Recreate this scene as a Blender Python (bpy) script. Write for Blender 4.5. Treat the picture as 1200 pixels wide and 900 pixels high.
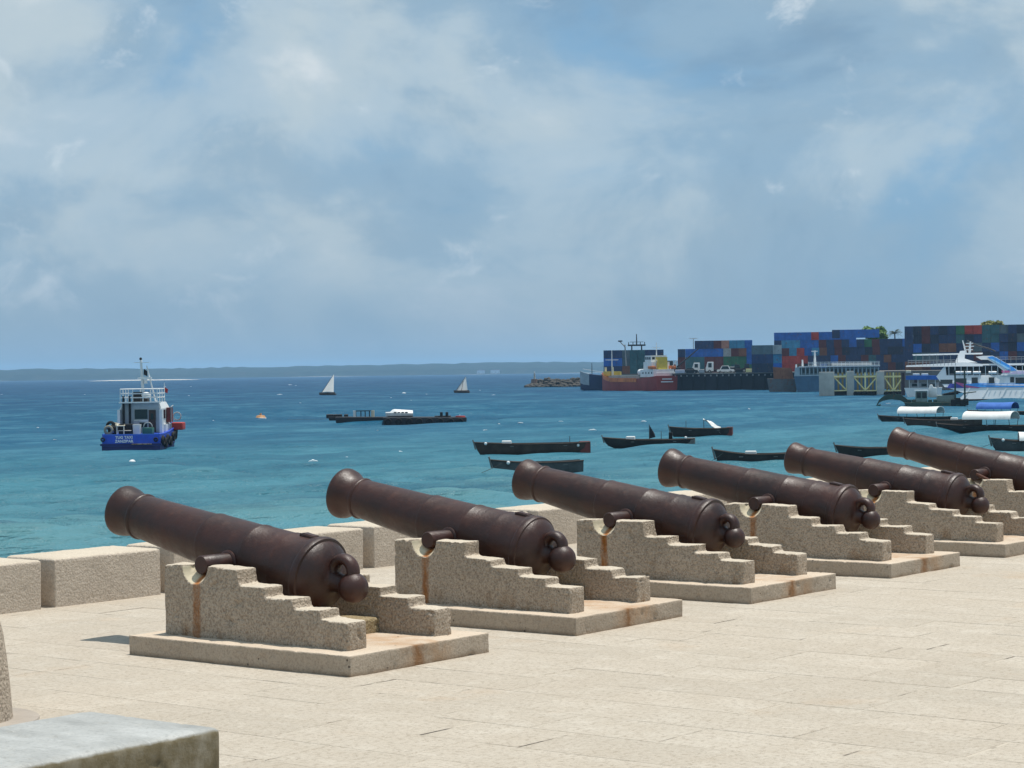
import bpy, bmesh, math, random
from math import sin, cos, pi, radians, atan2, hypot
from mathutils import Vector, Matrix, noise
random.seed(7)
scene = bpy.context.scene
for o in list(bpy.data.objects): bpy.data.objects.remove(o)
COL = scene.collection

# ------------------------------------------------------------------ camera
# world frame: +X along the row of cannons, +Y out to sea, z = 0 the terrace paving
FPX = 2475.76                       # focal length in photo pixels (photo 1200 x 900)
CAM = Vector((-10.3659, -9.3773, 2.0))
YAW, PITCH, ROLL = 0.6569, -0.0055, -0.0137
_F = Vector((cos(YAW)*cos(PITCH), sin(YAW)*cos(PITCH), sin(PITCH)))
_R = Vector((sin(YAW), -cos(YAW), 0)); _U = _R.cross(_F)
CR = _R*cos(ROLL) + _U*sin(ROLL); CU = -_R*sin(ROLL) + _U*cos(ROLL)
cd = bpy.data.cameras.new('camera'); cam = bpy.data.objects.new('camera', cd); COL.objects.link(cam)
cam.matrix_world = Matrix(((CR.x, CU.x, -_F.x, CAM.x), (CR.y, CU.y, -_F.y, CAM.y), (CR.z, CU.z, -_F.z, CAM.z), (0, 0, 0, 1)))
cd.sensor_width = 36; cd.sensor_fit = 'HORIZONTAL'; cd.lens = 36*FPX/1200
cd.clip_start = 0.1; cd.clip_end = 60000
scene.camera = cam
SEA = -4.0

# ------------------------------------------------------------------ sun, sky, exposure
SKY = ((11.6, 3.9, 19.3), (18.5, 9.3, 13.3), (4.3, 4.4, 5.8))       # where the cloud field is cut
SUN_EL, SUN_AZ = radians(78), atan2(-0.5, 0.86)       # almost overhead, from the land side on the right
sd = bpy.data.lights.new('sun', 'SUN'); sd.energy = 3.6; sd.angle = radians(0.53); sd.color = (1, 0.955, 0.88)
sun = bpy.data.objects.new('sun', sd); COL.objects.link(sun)
sv = Vector((cos(SUN_EL)*cos(SUN_AZ), cos(SUN_EL)*sin(SUN_AZ), sin(SUN_EL)))
sun.rotation_euler = sv.to_track_quat('Z', 'Y').to_euler(); sun.location = (0, 0, 60)

world = bpy.data.worlds.new('World'); scene.world = world; world.use_nodes = True
wt = world.node_tree; wt.nodes.clear()
def wn(t, **k):
    n = wt.nodes.new(t)
    for a, b in k.items(): setattr(n, a, b)
    return n
wo = wn('ShaderNodeOutputWorld'); bg = wn('ShaderNodeBackground'); bg.inputs['Strength'].default_value = 0.1
sky = wn('ShaderNodeTexSky', sky_type='NISHITA', sun_disc=False, sun_elevation=SUN_EL, sun_rotation=pi/2 - SUN_AZ, air_density=1.0, dust_density=1.4)
tc = wn('ShaderNodeTexCoord')
def wmap(scale, loc=(0, 0, 0)):
    m = wn('ShaderNodeMapping'); m.inputs['Scale'].default_value = scale; m.inputs['Location'].default_value = loc
    wt.links.new(tc.outputs['Generated'], m.inputs['Vector']); return m.outputs['Vector']
def wnoise(vec, scale, detail, rough=0.5, dist=0.0):
    n = wn('ShaderNodeTexNoise'); n.inputs['Scale'].default_value = scale; n.inputs['Detail'].default_value = detail
    n.inputs['Roughness'].default_value = rough; n.inputs['Distortion'].default_value = dist
    wt.links.new(vec, n.inputs['Vector']); return n.outputs['Fac']
def wramp(fac, stops):
    r = wn('ShaderNodeValToRGB'); e = r.color_ramp.elements; r.color_ramp.interpolation = 'EASE'
    while len(e) > 1: e.remove(e[0])
    e[0].position, e[0].color = stops[0][0], (*stops[0][1], 1)
    for p, c in stops[1:]:
        k = e.new(p); k.color = (*c, 1)
    wt.links.new(fac, r.inputs['Fac']); return r.outputs['Color']
def wmix(fac, a, b, mode='MIX'):
    m = wn('ShaderNodeMix', data_type='RGBA', blend_type=mode)
    for s, i in ((fac, 0), (a, 6), (b, 7)):
        if hasattr(s, 'links'): wt.links.new(s, m.inputs[i])
        else: m.inputs[i].default_value = s
    return m.outputs[2]
g1 = wnoise(wmap((1, 1, 1.7), SKY[0]), 5.2, 8, 0.55, 0.3)       # cloud masses
g2 = wnoise(wmap((1, 1, 1.6), SKY[1]), 7.6, 8, 0.55, 0.3)      # their thin and thick places
g3 = wnoise(wmap((1, 1, 1.5), SKY[2]), 22.0, 7, 0.62, 0.4)      # small bright puffs
cloudcol = wramp(g2, [(0.30, (2.0, 3.05, 4.15)), (0.43, (2.8, 3.95, 4.95)), (0.56, (4.3, 5.2, 5.75)), (0.70, (6.1, 6.6, 6.85))])
skyc = wmix(0.8, sky.outputs['Color'], (1.5, 3.35, 5.4, 1))
cover = wramp(g1, [(0.32, (0.12,)*3), (0.44, (0.72,)*3), (0.58, (1,)*3)])
c1 = wmix(cover, skyc, cloudcol)
puff = wramp(g3, [(0.57, (0,)*3), (0.78, (0.6,)*3)])
c2 = wmix(puff, c1, (6.6, 7.2, 7.6, 1))
sep = wn('ShaderNodeSeparateXYZ'); wt.links.new(tc.outputs['Generated'], sep.inputs[0])
low = wramp(sep.outputs['Z'], [(0.0, (0.92,)*3), (0.02, (0.74,)*3), (0.055, (0.28,)*3), (0.10, (0.0,)*3)])   # distant cloud deck merges near the horizon
c3 = wmix(low, c2, (2.4, 3.4, 4.25, 1))
wt.links.new(c3, bg.inputs['Color']); wt.links.new(bg.outputs[0], wo.inputs['Surface'])

scene.render.engine = 'CYCLES'
scene.render.resolution_x, scene.render.resolution_y = 1024, 768
vs = scene.view_settings; vs.view_transform = 'Standard'; vs.look = 'None'; vs.exposure = 0.22; vs.gamma = 1.0; vs.use_curve_mapping = False
scene.cycles.volume_bounces = 1; scene.cycles.max_bounces = 8

# ------------------------------------------------------------------ pixel -> place helpers
def ray(px, py): return _F + CR*((px-600)/FPX) + CU*((450-py)/FPX)
def at(px, py, z=0.0):
    v = ray(px, py); return CAM + v*((z-CAM.z)/v.z)
def atd(px, py, D): return CAM + ray(px, py)*D
def hor(px): return 436.41 - 0.01369*(px-600)      # the horizon's row in the photograph

# ------------------------------------------------------------------ mesh helpers
class MB:
    LEAN = 0.0                          # tumblehome of sides traced while it is set, steepened to catch the sun
    def __init__(s): s.v = []; s.f = []; s.mi = []; s.m = 0
    def add(s, vs, fs):
        b = len(s.v); s.v += [tuple(q) for q in vs]; s.f += [tuple(b+i for i in f) for f in fs]; s.mi += [s.m]*len(fs); return s
    def box(s, x0, x1, y0, y1, z0, z1):
        return s.add([(x, y, z) for z in (z0, z1) for y in (y0, y1) for x in (x0, x1)],
                     [(0, 2, 3, 1), (4, 5, 7, 6), (0, 1, 5, 4), (2, 6, 7, 3), (0, 4, 6, 2), (1, 3, 7, 5)])
    def cbox(s, c, d): return s.box(c[0]-d[0]/2, c[0]+d[0]/2, c[1]-d[1]/2, c[1]+d[1]/2, c[2]-d[2]/2, c[2]+d[2]/2)
    def tube(s, p0, p1, r0, r1=None, n=8, caps=True):
        r1 = r0 if r1 is None else r1; p0 = Vector(p0); p1 = Vector(p1); a = (p1-p0).normalized()
        u = a.orthogonal().normalized(); w = a.cross(u)
        vs = [p+(u*cos(2*pi*k/n)+w*sin(2*pi*k/n))*r for p, r in ((p0, r0), (p1, r1)) for k in range(n)]
        fs = [(k, (k+1) % n, n+(k+1) % n, n+k) for k in range(n)]
        if caps: fs += [tuple(range(n-1, -1, -1)), tuple(range(n, 2*n))]
        return s.add(vs, fs)
    def path(s, pts, r, n=6):
        for a, b in zip(pts[:-1], pts[1:]): s.tube(a, b, r, r, n)
        return s
    def prism(s, pts, y0, y1, taper=1.0):
        """outline (x,z) extruded along y"""
        n = len(pts); ln = MB.LEAN
        if sum(pts[i][0]*pts[(i+1) % n][1]-pts[(i+1) % n][0]*pts[i][1] for i in range(n)) < 0: pts = pts[::-1]
        vs = [(x, y0+ln*(z-2.5), z) for x, z in pts]+[(x, y1+ln*(z-2.5)*0, z) for x, z in pts] if ln and y1-y0 > 2 else [(x, y+ln*(z-2.5), z) for y in (y0, y1) for x, z in pts]
        return s.add(vs, [tuple(range(n)), tuple(range(2*n-1, n-1, -1))]+[((i+1) % n, i, n+i, n+(i+1) % n) for i in range(n)])
    def loft(s, rings, caps=True):
        n = len(rings[0]); vs = [p for r in rings for p in r]; fs = []
        for a in range(len(rings)-1):
            for k in range(n): fs.append((a*n+k, a*n+(k+1) % n, (a+1)*n+(k+1) % n, (a+1)*n+k))
        if caps: fs += [tuple(range(n-1, -1, -1)), tuple((len(rings)-1)*n+k for k in range(n))]
        return s.add(vs, fs)
    def lathe(s, prof, n=48, origin=(0, 0, 0), axis=(0, 1, 0)):
        """profile (t, r) turned about an axis"""
        a = Vector(axis).normalized(); u = a.orthogonal().normalized(); w = a.cross(u); o = Vector(origin); vs = []; fs = []
        for t, r in prof: vs += [o+a*t+(u*cos(2*pi*k/n)+w*sin(2*pi*k/n))*r for k in range(n)]
        for i in range(len(prof)-1):
            for k in range(n): fs.append((i*n+k, i*n+(k+1) % n, (i+1)*n+(k+1) % n, (i+1)*n+k))
        return s.add(vs, fs)
    def ball(s, c, r, n=16, m=10, sc=(1, 1, 1)):
        vs = [(c[0], c[1], c[2]+r*sc[2])]; fs = []
        for i in range(1, m):
            a = pi*i/m
            for k in range(n): vs.append((c[0]+r*sc[0]*sin(a)*cos(2*pi*k/n), c[1]+r*sc[1]*sin(a)*sin(2*pi*k/n), c[2]+r*sc[2]*cos(a)))
        vs.append((c[0], c[1], c[2]-r*sc[2])); L = len(vs)-1
        for k in range(n):
            fs.append((0, 1+k, 1+(k+1) % n)); fs.append((L, L-n+(k+1) % n, L-n+k))
            for i in range(m-2): fs.append((1+i*n+k, 1+(i+1)*n+k, 1+(i+1)*n+(k+1) % n, 1+i*n+(k+1) % n))
        return s.add(vs, fs)
    def torus(s, c, R, r, ax='x', n=24, m=10, a0=0, a1=2*pi, sx=1.0):
        full = abs(a1-a0-2*pi) < 1e-6; N = n if full else n+1; rings = []
        for i in range(N):
            A = a0+(a1-a0)*i/n; q = []
            for k in range(m):
                B = 2*pi*k/m; rr = R+r*cos(B); h = r*sx*sin(B)
                q.append((c[0]+h, c[1]+rr*cos(A), c[2]+rr*sin(A)) if ax == 'x' else (c[0]+rr*cos(A), c[1]+h, c[2]+rr*sin(A)) if ax == 'y' else (c[0]+rr*cos(A), c[1]+rr*sin(A), c[2]+h))
            rings.append(q)
        if full: rings.append(rings[0])
        return s.loft(rings, caps=not full)
    def mesh(s, name, mats, smooth=False, fix=True):
        me = bpy.data.meshes.new(name); me.from_pydata(s.v, [], s.f)
        for m in (mats if isinstance(mats, (list, tuple)) else [mats]): me.materials.append(m)
        if max(s.mi, default=0): me.polygons.foreach_set('material_index', s.mi)
        if fix:
            b = bmesh.new(); b.from_mesh(me); bmesh.ops.recalc_face_normals(b, faces=b.faces); b.to_mesh(me); b.free()
        if smooth:
            me.polygons.foreach_set('use_smooth', [True]*len(me.polygons))
            try: me.set_sharp_from_angle(angle=radians(38))
            except Exception: pass
        me.update(); return me
    def build(s, name, mats, parent=None, smooth=False):
        return link(name, s.mesh(name, mats, smooth), parent)

def link(name, me, parent=None):
    o = bpy.data.objects.new(name, me); COL.objects.link(o)
    if parent: o.parent = parent
    return o
def tag(o, label, cat, group=None):
    o['label'] = label; o['category'] = cat
    if group: o['group'] = group
    return o
def thing(name, label, cat, loc=(0, 0, 0), rz=0.0, group=None):
    o = bpy.data.objects.new(name, None); COL.objects.link(o); o.empty_display_size = 0.2
    o.location = loc; o.rotation_euler = (0, 0, rz); return tag(o, label, cat, group)
def struct(o): o['kind'] = 'structure'; return o
def bevelled(mb, name, mats, w=0.01, seg=2, parent=None, smooth=True):
    me = mb.mesh(name, mats); b = bmesh.new(); b.from_mesh(me)
    bmesh.ops.remove_doubles(b, verts=b.verts, dist=1e-5)
    bmesh.ops.bevel(b, geom=[e for e in b.edges if e.is_manifold and e.calc_face_angle(0) > 0.5], offset=w, segments=seg, profile=0.6, affect='EDGES', clamp_overlap=True)
    b.to_mesh(me); b.free()
    if smooth:
        me.polygons.foreach_set('use_smooth', [True]*len(me.polygons)); me.set_sharp_from_angle(angle=radians(35))
    return link(name, me, parent)
def rough_stone(mb, name, mats, voxel=0.014, amp=0.004, scale=9.0, fine=0.0018, seed=0, pick=None, soft=2, chip=0.05):
    """a hewn block: voxel-remeshed, edges worn and faces uneven. Returns mesh data to share."""
    me = mb.mesh(name+'_raw', mats); o = link(name+'_raw', me)
    m = o.modifiers.new('r', 'REMESH'); m.mode = 'VOXEL'; m.voxel_size = voxel; m.adaptivity = 0.0
    m2 = o.modifiers.new('s', 'SMOOTH'); m2.factor = 0.5; m2.iterations = soft
    dg = bpy.context.evaluated_depsgraph_get(); me2 = bpy.data.meshes.new_from_object(o.evaluated_get(dg)); me2.name = name
    bpy.data.objects.remove(o); bpy.data.meshes.remove(me)
    ofs = Vector((seed*3.7, seed*1.3, seed*5.1)); nv = len(me2.vertices)
    nor = [v.normal.copy() for v in me2.vertices]
    for v, n in zip(me2.vertices, nor):
        c = v.co
        dsp = amp*noise.noise(c*scale+ofs)+fine*noise.noise(c*55+ofs)
        k = noise.noise(c*16+ofs*2)
        if k > 0.42: dsp -= (k-0.42)*chip             # chips and pits
        v.co = c+n*dsp
    me2.materials.clear()
    for m in (mats if isinstance(mats, (list, tuple)) else [mats]): me2.materials.append(m)
    if pick:
        for p in me2.polygons: p.material_index = pick(p.center, p.normal)
    me2.polygons.foreach_set('use_smooth', [True]*len(me2.polygons)); me2.update()
    return me2

# ------------------------------------------------------------------ materials
class NT:
    def __init__(s, name):
        s.mat = bpy.data.materials.new(name); s.mat.use_nodes = True; s.t = s.mat.node_tree; s.t.nodes.clear()
        s.out = s.n('ShaderNodeOutputMaterial'); s.b = s.n('ShaderNodeBsdfPrincipled'); s.t.links.new(s.b.outputs[0], s.out.inputs['Surface'])
    def n(s, t, **k):
        x = s.t.nodes.new(t)
        for a, b in k.items(): setattr(x, a, b)
        return x
    def put(s, sock, v):
        if hasattr(v, 'is_linked') or hasattr(v, 'links'): s.t.links.new(v, sock)
        else:
            try: sock.default_value = v
            except Exception: sock.default_value = (*v, 1)
    def coord(s, kind='Object'):
        if kind == 'World': return s.n('ShaderNodeNewGeometry').outputs['Position']
        return s.n('ShaderNodeTexCoord').outputs[kind]
    def jitter(s, vec, amt=20.0):
        oi = s.n('ShaderNodeObjectInfo'); m = s.n('ShaderNodeVectorMath', operation='ADD'); k = s.math('MULTIPLY', oi.outputs['Random'], amt)
        s.put(m.inputs[0], vec); s.put(m.inputs[1], k); return m.outputs[0]
    def map(s, vec, scale=(1, 1, 1), loc=(0, 0, 0), rot=(0, 0, 0)):
        m = s.n('ShaderNodeMapping'); s.put(m.inputs['Vector'], vec); m.inputs['Scale'].default_value = scale; m.inputs['Location'].default_value = loc; m.inputs['Rotation'].default_value = rot; return m.outputs[0]
    def noise(s, vec, scale, detail=4, rough=0.5, dist=0.0, out='Fac'):
        x = s.n('ShaderNodeTexNoise'); s.put(x.inputs['Vector'], vec); x.inputs['Scale'].default_value = scale; x.inputs['Detail'].default_value = detail
        x.inputs['Roughness'].default_value = rough; x.inputs['Distortion'].default_value = dist; return x.outputs[out]
    def vor(s, vec, scale, feature='F1', out='Distance'):
        x = s.n('ShaderNodeTexVoronoi', feature=feature); s.put(x.inputs['Vector'], vec); x.inputs['Scale'].default_value = scale; return x.outputs[out]
    def ramp(s, fac, stops, ease=False):
        r = s.n('ShaderNodeValToRGB'); e = r.color_ramp.elements
        if ease: r.color_ramp.interpolation = 'EASE'
        while len(e) > 1: e.remove(e[0])
        c = lambda q: (q, q, q, 1) if isinstance(q, (int, float)) else (*q, 1)
        e[0].position, e[0].color = stops[0][0], c(stops[0][1])
        for p, q in stops[1:]: e.new(p).color = c(q)
        s.put(r.inputs['Fac'], fac); return r.outputs['Color']
    def mix(s, fac, a, b, mode='MIX'):
        m = s.n('ShaderNodeMix', data_type='RGBA', blend_type=mode)
        s.put(m.inputs[0], fac)
        for i, q in ((6, a), (7, b)): s.put(m.inputs[i], q if hasattr(q, 'links') else (*q, 1) if len(q) == 3 else q)
        return m.outputs[2]
    def math(s, op, a, b=0.0, c=None):
        m = s.n('ShaderNodeMath', operation=op); s.put(m.inputs[0], a); s.put(m.inputs[1], b)
        if c is not None: s.put(m.inputs[2], c)
        return m.outputs[0]
    def sep(s, vec):
        x = s.n('ShaderNodeSeparateXYZ'); s.put(x.inputs[0], vec); return x.outputs
    def bump(s, h, strength=0.5, dist=0.01, nrm=None):
        x = s.n('ShaderNodeBump'); s.put(x.inputs['Height'], h); x.inputs['Strength'].default_value = strength; x.inputs['Distance'].default_value = dist
        if nrm is not None: s.put(x.inputs['Normal'], nrm)
        return x.outputs[0]
    def end(s, color=None, rough=None, normal=None, metal=None, spec=None, **k):
        for nme, v in (('Base Color', color), ('Roughness', rough), ('Normal', normal), ('Metallic', metal), ('Specular IOR Level', spec)):
            if v is not None: s.put(s.b.inputs[nme], v if not (nme == 'Base Color' and isinstance(v, tuple) and len(v) == 3) else (*v, 1))
        for a, v in k.items(): s.put(s.b.inputs[a.replace('_', ' ')], v)
        return s.mat

_pc = {}
def paint(name, c, rough=0.45, var=0.22, scale=1.2, rust=0.0, bump=0.0, coord='Object', metal=0.0):
    """weathered paint: patchy tone, grime, optional rust blooms"""
    if name in _pc: return _pc[name]
    t = NT(name); v = t.jitter(t.coord(coord))
    n1 = t.noise(v, scale, 6, 0.6); n2 = t.noise(t.map(v, (1, 1, 0.2)), scale*4, 4, 0.6)
    k = t.ramp(n1, [(0.3, 1-var), (0.7, 1+var*0.35)])
    col = t.mix(1.0, c, k, 'MULTIPLY')
    col = t.mix(t.math('MULTIPLY', t.ramp(n2, [(0.5, 0.0), (0.75, 1.0)]), var), col, tuple(q*0.45+0.02 for q in c))
    if rust: col = t.mix(t.ramp(t.noise(v, scale*2.3, 7, 0.65), [(0.62-rust*0.3, 0.0), (0.74-rust*0.25, 1.0)]), col, (0.13, 0.05, 0.022))
    nr = t.bump(t.noise(v, scale*8, 4), bump, 0.02) if bump else None
    _pc[name] = t.end(col, t.ramp(n1, [(0.3, min(1, rough+0.15)), (0.7, rough)]), nr, metal); return _pc[name]
# ---- stone, iron, water, ground
def stone_mat(name, lo, hi, speck=1.0, rust=False, cream=False):
    t = NT(name); raw = t.coord('Object'); v = t.jitter(raw)
    big = t.noise(v, 2.2, 5, 0.6); med = t.noise(v, 30, 5, 0.7); fine = t.noise(v, 62, 4, 0.75); cell = t.vor(v, 48)
    col = t.mix(t.ramp(big, [(0.3, 0.0), (0.7, 1.0)]), lo, hi)
    col = t.mix(t.ramp(fine, [(0.38, 0.75*speck), (0.52, 0.0)]), col, (0.13, 0.098, 0.072))
    col = t.mix(t.ramp(med, [(0.34, 0.55*speck), (0.48, 0.0)]), col, (0.19, 0.145, 0.11))
    col = t.mix(t.ramp(fine, [(0.56, 0.0), (0.70, 0.6)]), col, (0.68, 0.60, 0.49))
    pits = t.ramp(t.vor(v, 13), [(0.0, 1.0), (0.07, 0.85), (0.10, 0.0)])
    keep = t.ramp(t.noise(v, 5.5, 2), [(0.60, 0.0), (0.66, 1.0)])
    pit = t.math('MULTIPLY', pits, keep)
    col = t.mix(t.math('MULTIPLY', pit, 0.8), col, (0.07, 0.055, 0.04))
    if rust:
        x = t.sep(raw); n = t.noise(t.map(raw, (1, 2.5, 0.7)), 22, 4)
        wob = t.math('MULTIPLY_ADD', n, 0.05, -0.025)
        # run of rust below the trunnion seat; tails off downwards with a ragged width
        oi = t.n('ShaderNodeObjectInfo').outputs['Random']; d = t.math('ABSOLUTE', t.math('ADD', t.math('SUBTRACT', x[1], t.math('MULTIPLY_ADD', oi, 0.035, 1.612)), wob))
        run = t.ramp(d, [(0.0, 1.0), (0.022, 0.9), (0.045, 0.0)])
        below = t.ramp(x[2], [(0.55, 1.0), (0.60, 1.0), (0.64, 0.6)])
        amt = t.math('MULTIPLY', t.math('MULTIPLY', t.math('MULTIPLY', run, t.math('MULTIPLY_ADD', oi, 0.2, 0.8)), below), t.ramp(t.noise(t.map(v, (1, 3, 0.8)), 9, 4), [(0.28, 0.45), (0.55, 1.0)]))
        col = t.mix(amt, col, t.mix(t.noise(v, 40, 3), (0.13, 0.04, 0.008), (0.46, 0.17, 0.025)))
        foot = t.math('MULTIPLY', t.ramp(x[2], [(0.14, 1.0), (0.30, 0.0)]), t.ramp(t.noise(t.map(v, (1, 1, 0.35)), 6, 4), [(0.55, 0.0), (0.70, 0.75)]))
        col = t.mix(foot, col, (0.23, 0.12, 0.045))
    h = t.math('ADD', t.math('MULTIPLY', fine, 0.8), t.math('MULTIPLY', med, 1.0)); h = t.math('ADD', h, t.math('MULTIPLY', cell, 0.8)); h = t.math('SUBTRACT', h, t.math('MULTIPLY', pit, 0.9))
    return t.end(col, 0.9, t.bump(h, 1.0*speck, 0.024), spec=0.25)
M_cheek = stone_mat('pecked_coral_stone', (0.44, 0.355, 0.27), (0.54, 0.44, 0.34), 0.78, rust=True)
M_top = stone_mat('dressed_sunlit_stone_top', (0.54, 0.46, 0.36), (0.62, 0.535, 0.425), 0.3)  # smooth dressed tops, with sunlit brightness added into the colour
M_block = stone_mat('parapet_stone', (0.53, 0.445, 0.36), (0.62, 0.53, 0.435), 0.4)
M_cream = stone_mat('cream_plaster', (0.58, 0.50, 0.36), (0.66, 0.58, 0.44), 0.25)
M_bollard = stone_mat('granular_stone', (0.50, 0.41, 0.32), (0.58, 0.485, 0.385), 0.7)
M_quoin = stone_mat('ochre_stone', (0.33, 0.25, 0.13), (0.42, 0.33, 0.20), 0.6)
def seat_mat():
    t = NT('rust_run_plaster'); raw = t.coord('Object'); x = t.sep(raw)
    base = t.mix(t.noise(t.jitter(raw), 30, 5), (0.56, 0.47, 0.31), (0.70, 0.62, 0.47))
    d = t.math('ABSOLUTE', t.math('SUBTRACT', x[1], t.math('MULTIPLY_ADD', t.noise(raw, 20, 3), 0.03, 1.617)))
    run = t.ramp(d, [(0.0, 1.0), (0.02, 0.9), (0.045, 0.0)])
    return t.end(t.mix(run, base, t.mix(t.noise(raw, 60, 3), (0.30, 0.08, 0.015), (0.52, 0.21, 0.05))), 0.85, t.bump(t.noise(raw, 60, 4), 0.3, 0.006))
M_seat = seat_mat()
def plinth_mat(name, k, bmp):
    t = NT(name); raw = t.coord('Object'); v = t.jitter(raw); x = t.sep(raw)
    big = t.noise(v, 2.0, 5, 0.6); fine = t.noise(v, 62, 4, 0.75); med = t.noise(v, 28, 5, 0.68)
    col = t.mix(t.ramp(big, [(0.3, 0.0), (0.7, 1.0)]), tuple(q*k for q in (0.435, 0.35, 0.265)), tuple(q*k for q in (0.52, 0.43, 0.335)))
    col = t.mix(t.ramp(fine, [(0.36, 0.5*bmp), (0.52, 0.0)]), col, (0.17, 0.13, 0.10))
    col = t.mix(t.ramp(med, [(0.30, 0.5*bmp), (0.46, 0.0)]), col, (0.2, 0.16, 0.12))
    # rust washed off the gun: a warm film between the cheeks and one run over the rear edge
    dx = t.math('ABSOLUTE', t.math('SUBTRACT', x[0], 0.80)); n = t.noise(v, 5, 5, 0.6)
    film = t.math('MULTIPLY', t.ramp(dx, [(0.15, 1.0), (0.33, 0.0)]), t.ramp(n, [(0.38, 0.0), (0.62, 0.75)]))
    col = t.mix(film, col, (0.46, 0.29, 0.17))
    d2 = t.math('ABSOLUTE', t.math('ADD', t.math('SUBTRACT', x[0], 0.70), t.math('MULTIPLY_ADD', t.noise(v, 14, 4), 0.16, -0.08)))
    run = t.math('MULTIPLY', t.ramp(d2, [(0.0, 0.8), (0.03, 0.6), (0.09, 0.0)]), t.ramp(x[1], [(0.0, 1.0), (0.012, 1.0), (0.05, 0.25), (0.3, 0.0)]))
    col = t.mix(run, col, (0.24, 0.10, 0.025))
    # damp dirt at the joint with the paving
    col = t.mix(t.math('MULTIPLY', t.ramp(x[2], [(0.0, 1.0), (0.035, 0.0)]), t.ramp(n, [(0.35, 0.2), (0.65, 0.8)])), col, (0.22, 0.135, 0.075))
    pits = t.math('MULTIPLY', t.ramp(t.vor(v, 11), [(0.0, 1.0), (0.08, 0.9), (0.11, 0.0)]), t.ramp(t.noise(v, 5, 2), [(0.52, 0.0), (0.58, 1.0)]))
    col = t.mix(t.math('MULTIPLY', pits, 0.85), col, (0.06, 0.045, 0.035))
    h = t.math('SUBTRACT', t.math('ADD', t.math('MULTIPLY', fine, 0.8), med), pits)
    return t.end(col, 0.9, t.bump(h, 0.95*bmp, 0.02), spec=0.25)
M_plinth = plinth_mat('plinth_stone', 1.0, 0.75); M_plinth_top = plinth_mat('plinth_worn_sunlit_top', 1.25, 0.4)  # smoother top is a paler copy, sunlight put into its colour
def iron_mat():
    t = NT('painted_iron_rusting'); v = t.jitter(t.coord('Object'), 37)
    big = t.noise(v, 2.6, 6, 0.62); med = t.noise(v, 13, 6, 0.65); fine = t.noise(v, 70, 5, 0.7)
    col = t.mix(t.ramp(big, [(0.35, 0.0), (0.68, 1.0)]), (0.022, 0.0074, 0.0052), (0.050, 0.0140, 0.0080))
    col = t.mix(t.ramp(med, [(0.52, 0.0), (0.74, 0.4)]), col, (0.085, 0.026, 0.015))
    col = t.mix(t.ramp(fine, [(0.60, 0.0), (0.78, 0.22)]), col, (0.085, 0.05, 0.042))
    col = t.mix(t.ramp(t.noise(t.map(v, (1, 1, 1), (4, 4, 4)), 5, 6, 0.7), [(0.60, 0.0), (0.76, 0.4)]), col, (0.014, 0.010, 0.011))
    h = t.math('ADD', t.math('MULTIPLY', med, 1.2), t.math('MULTIPLY', fine, 0.5))
    pits = t.ramp(t.vor(v, 55), [(0.0, 0.0), (0.25, 1.0)])
    h = t.math('ADD', h, t.math('MULTIPLY', pits, 0.25))
    return t.end(col, t.ramp(med, [(0.3, 0.33), (0.7, 0.56)]), t.bump(h, 0.28, 0.012), spec=0.5)
M_iron = iron_mat()
M_bore = NT('bore_black').end((0.006, 0.005, 0.005), 0.95)  # near-black lining of the bore
M_rustiron = paint('bare_rust', (0.10, 0.036, 0.02), 0.75, 0.35, 9, bump=0.3)

def paving_mat(name, dirt=True):
    t = NT(name); w = t.coord('World'); oi = t.n('ShaderNodeObjectInfo').outputs['Random']; isl = t.n('ShaderNodeNewGeometry').outputs['Random Per Island']
    rnd = t.math('FRACT', t.math('ADD', oi, t.math('MULTIPLY', isl, 7.31)))
    col = t.mix(rnd, (0.45, 0.395, 0.322), (0.515, 0.455, 0.375))
    st = t.map(w, (1.0, 0.7, 1.0)); big = t.noise(w, 0.45, 5, 0.6); med = t.noise(st, 4.5, 6, 0.65); fine = t.noise(w, 26, 6, 0.82); sp = t.noise(w, 60, 4, 0.75)
    col = t.mix(t.ramp(big, [(0.35, 0.0), (0.68, 0.45)]), col, (0.50, 0.42, 0.33))
    col = t.mix(t.ramp(med, [(0.36, 0.5), (0.54, 0.0)]), col, (0.44, 0.375, 0.295))
    col = t.mix(t.ramp(med, [(0.55, 0.0), (0.70, 0.5)]), col, (0.60, 0.54, 0.455))
    col = t.mix(t.ramp(fine, [(0.38, 0.8), (0.50, 0.0)]), col, (0.30, 0.245, 0.185))
    col = t.mix(t.ramp(sp, [(0.56, 0.0), (0.70, 0.6)]), col, (0.70, 0.63, 0.54))
    col = t.mix(t.math('MULTIPLY', t.ramp(t.vor(t.map(w, (1, 0.6, 1)), 2.4), [(0.0, 0.9), (0.035, 0.75), (0.05, 0.0)]), t.ramp(t.noise(w, 1.3, 2), [(0.5, 0.0), (0.56, 1.0)])), col, (0.12, 0.095, 0.07))
    rust = t.math('MULTIPLY', t.ramp(t.noise(t.map(w, (1, 1, 1), (2, 5, 0)), 0.8, 5, 0.6), [(0.60, 0.0), (0.72, 0.28)]), 1.0)
    col = t.mix(rust, col, (0.47, 0.31, 0.18))
    h = t.math('ADD', t.math('MULTIPLY', fine, 0.7), t.math('MULTIPLY', med, 1.6))
    return t.end(col, 0.88, t.bump(h, 0.8, 0.014), spec=0.3)
M_pave = paving_mat('coral_flagstone')
def mortar_mat():
    t = NT('joint_mortar'); w = t.coord('World')
    return t.end(t.mix(t.ramp(t.noise(w, 1.7, 4, 0.6), [(0.50, 0.0), (0.58, 1.0)]), (0.50, 0.435, 0.35), (0.07, 0.055, 0.04)), 0.95, t.bump(t.noise(w, 40, 4), 0.4, 0.01))
M_mortar = mortar_mat()

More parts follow.
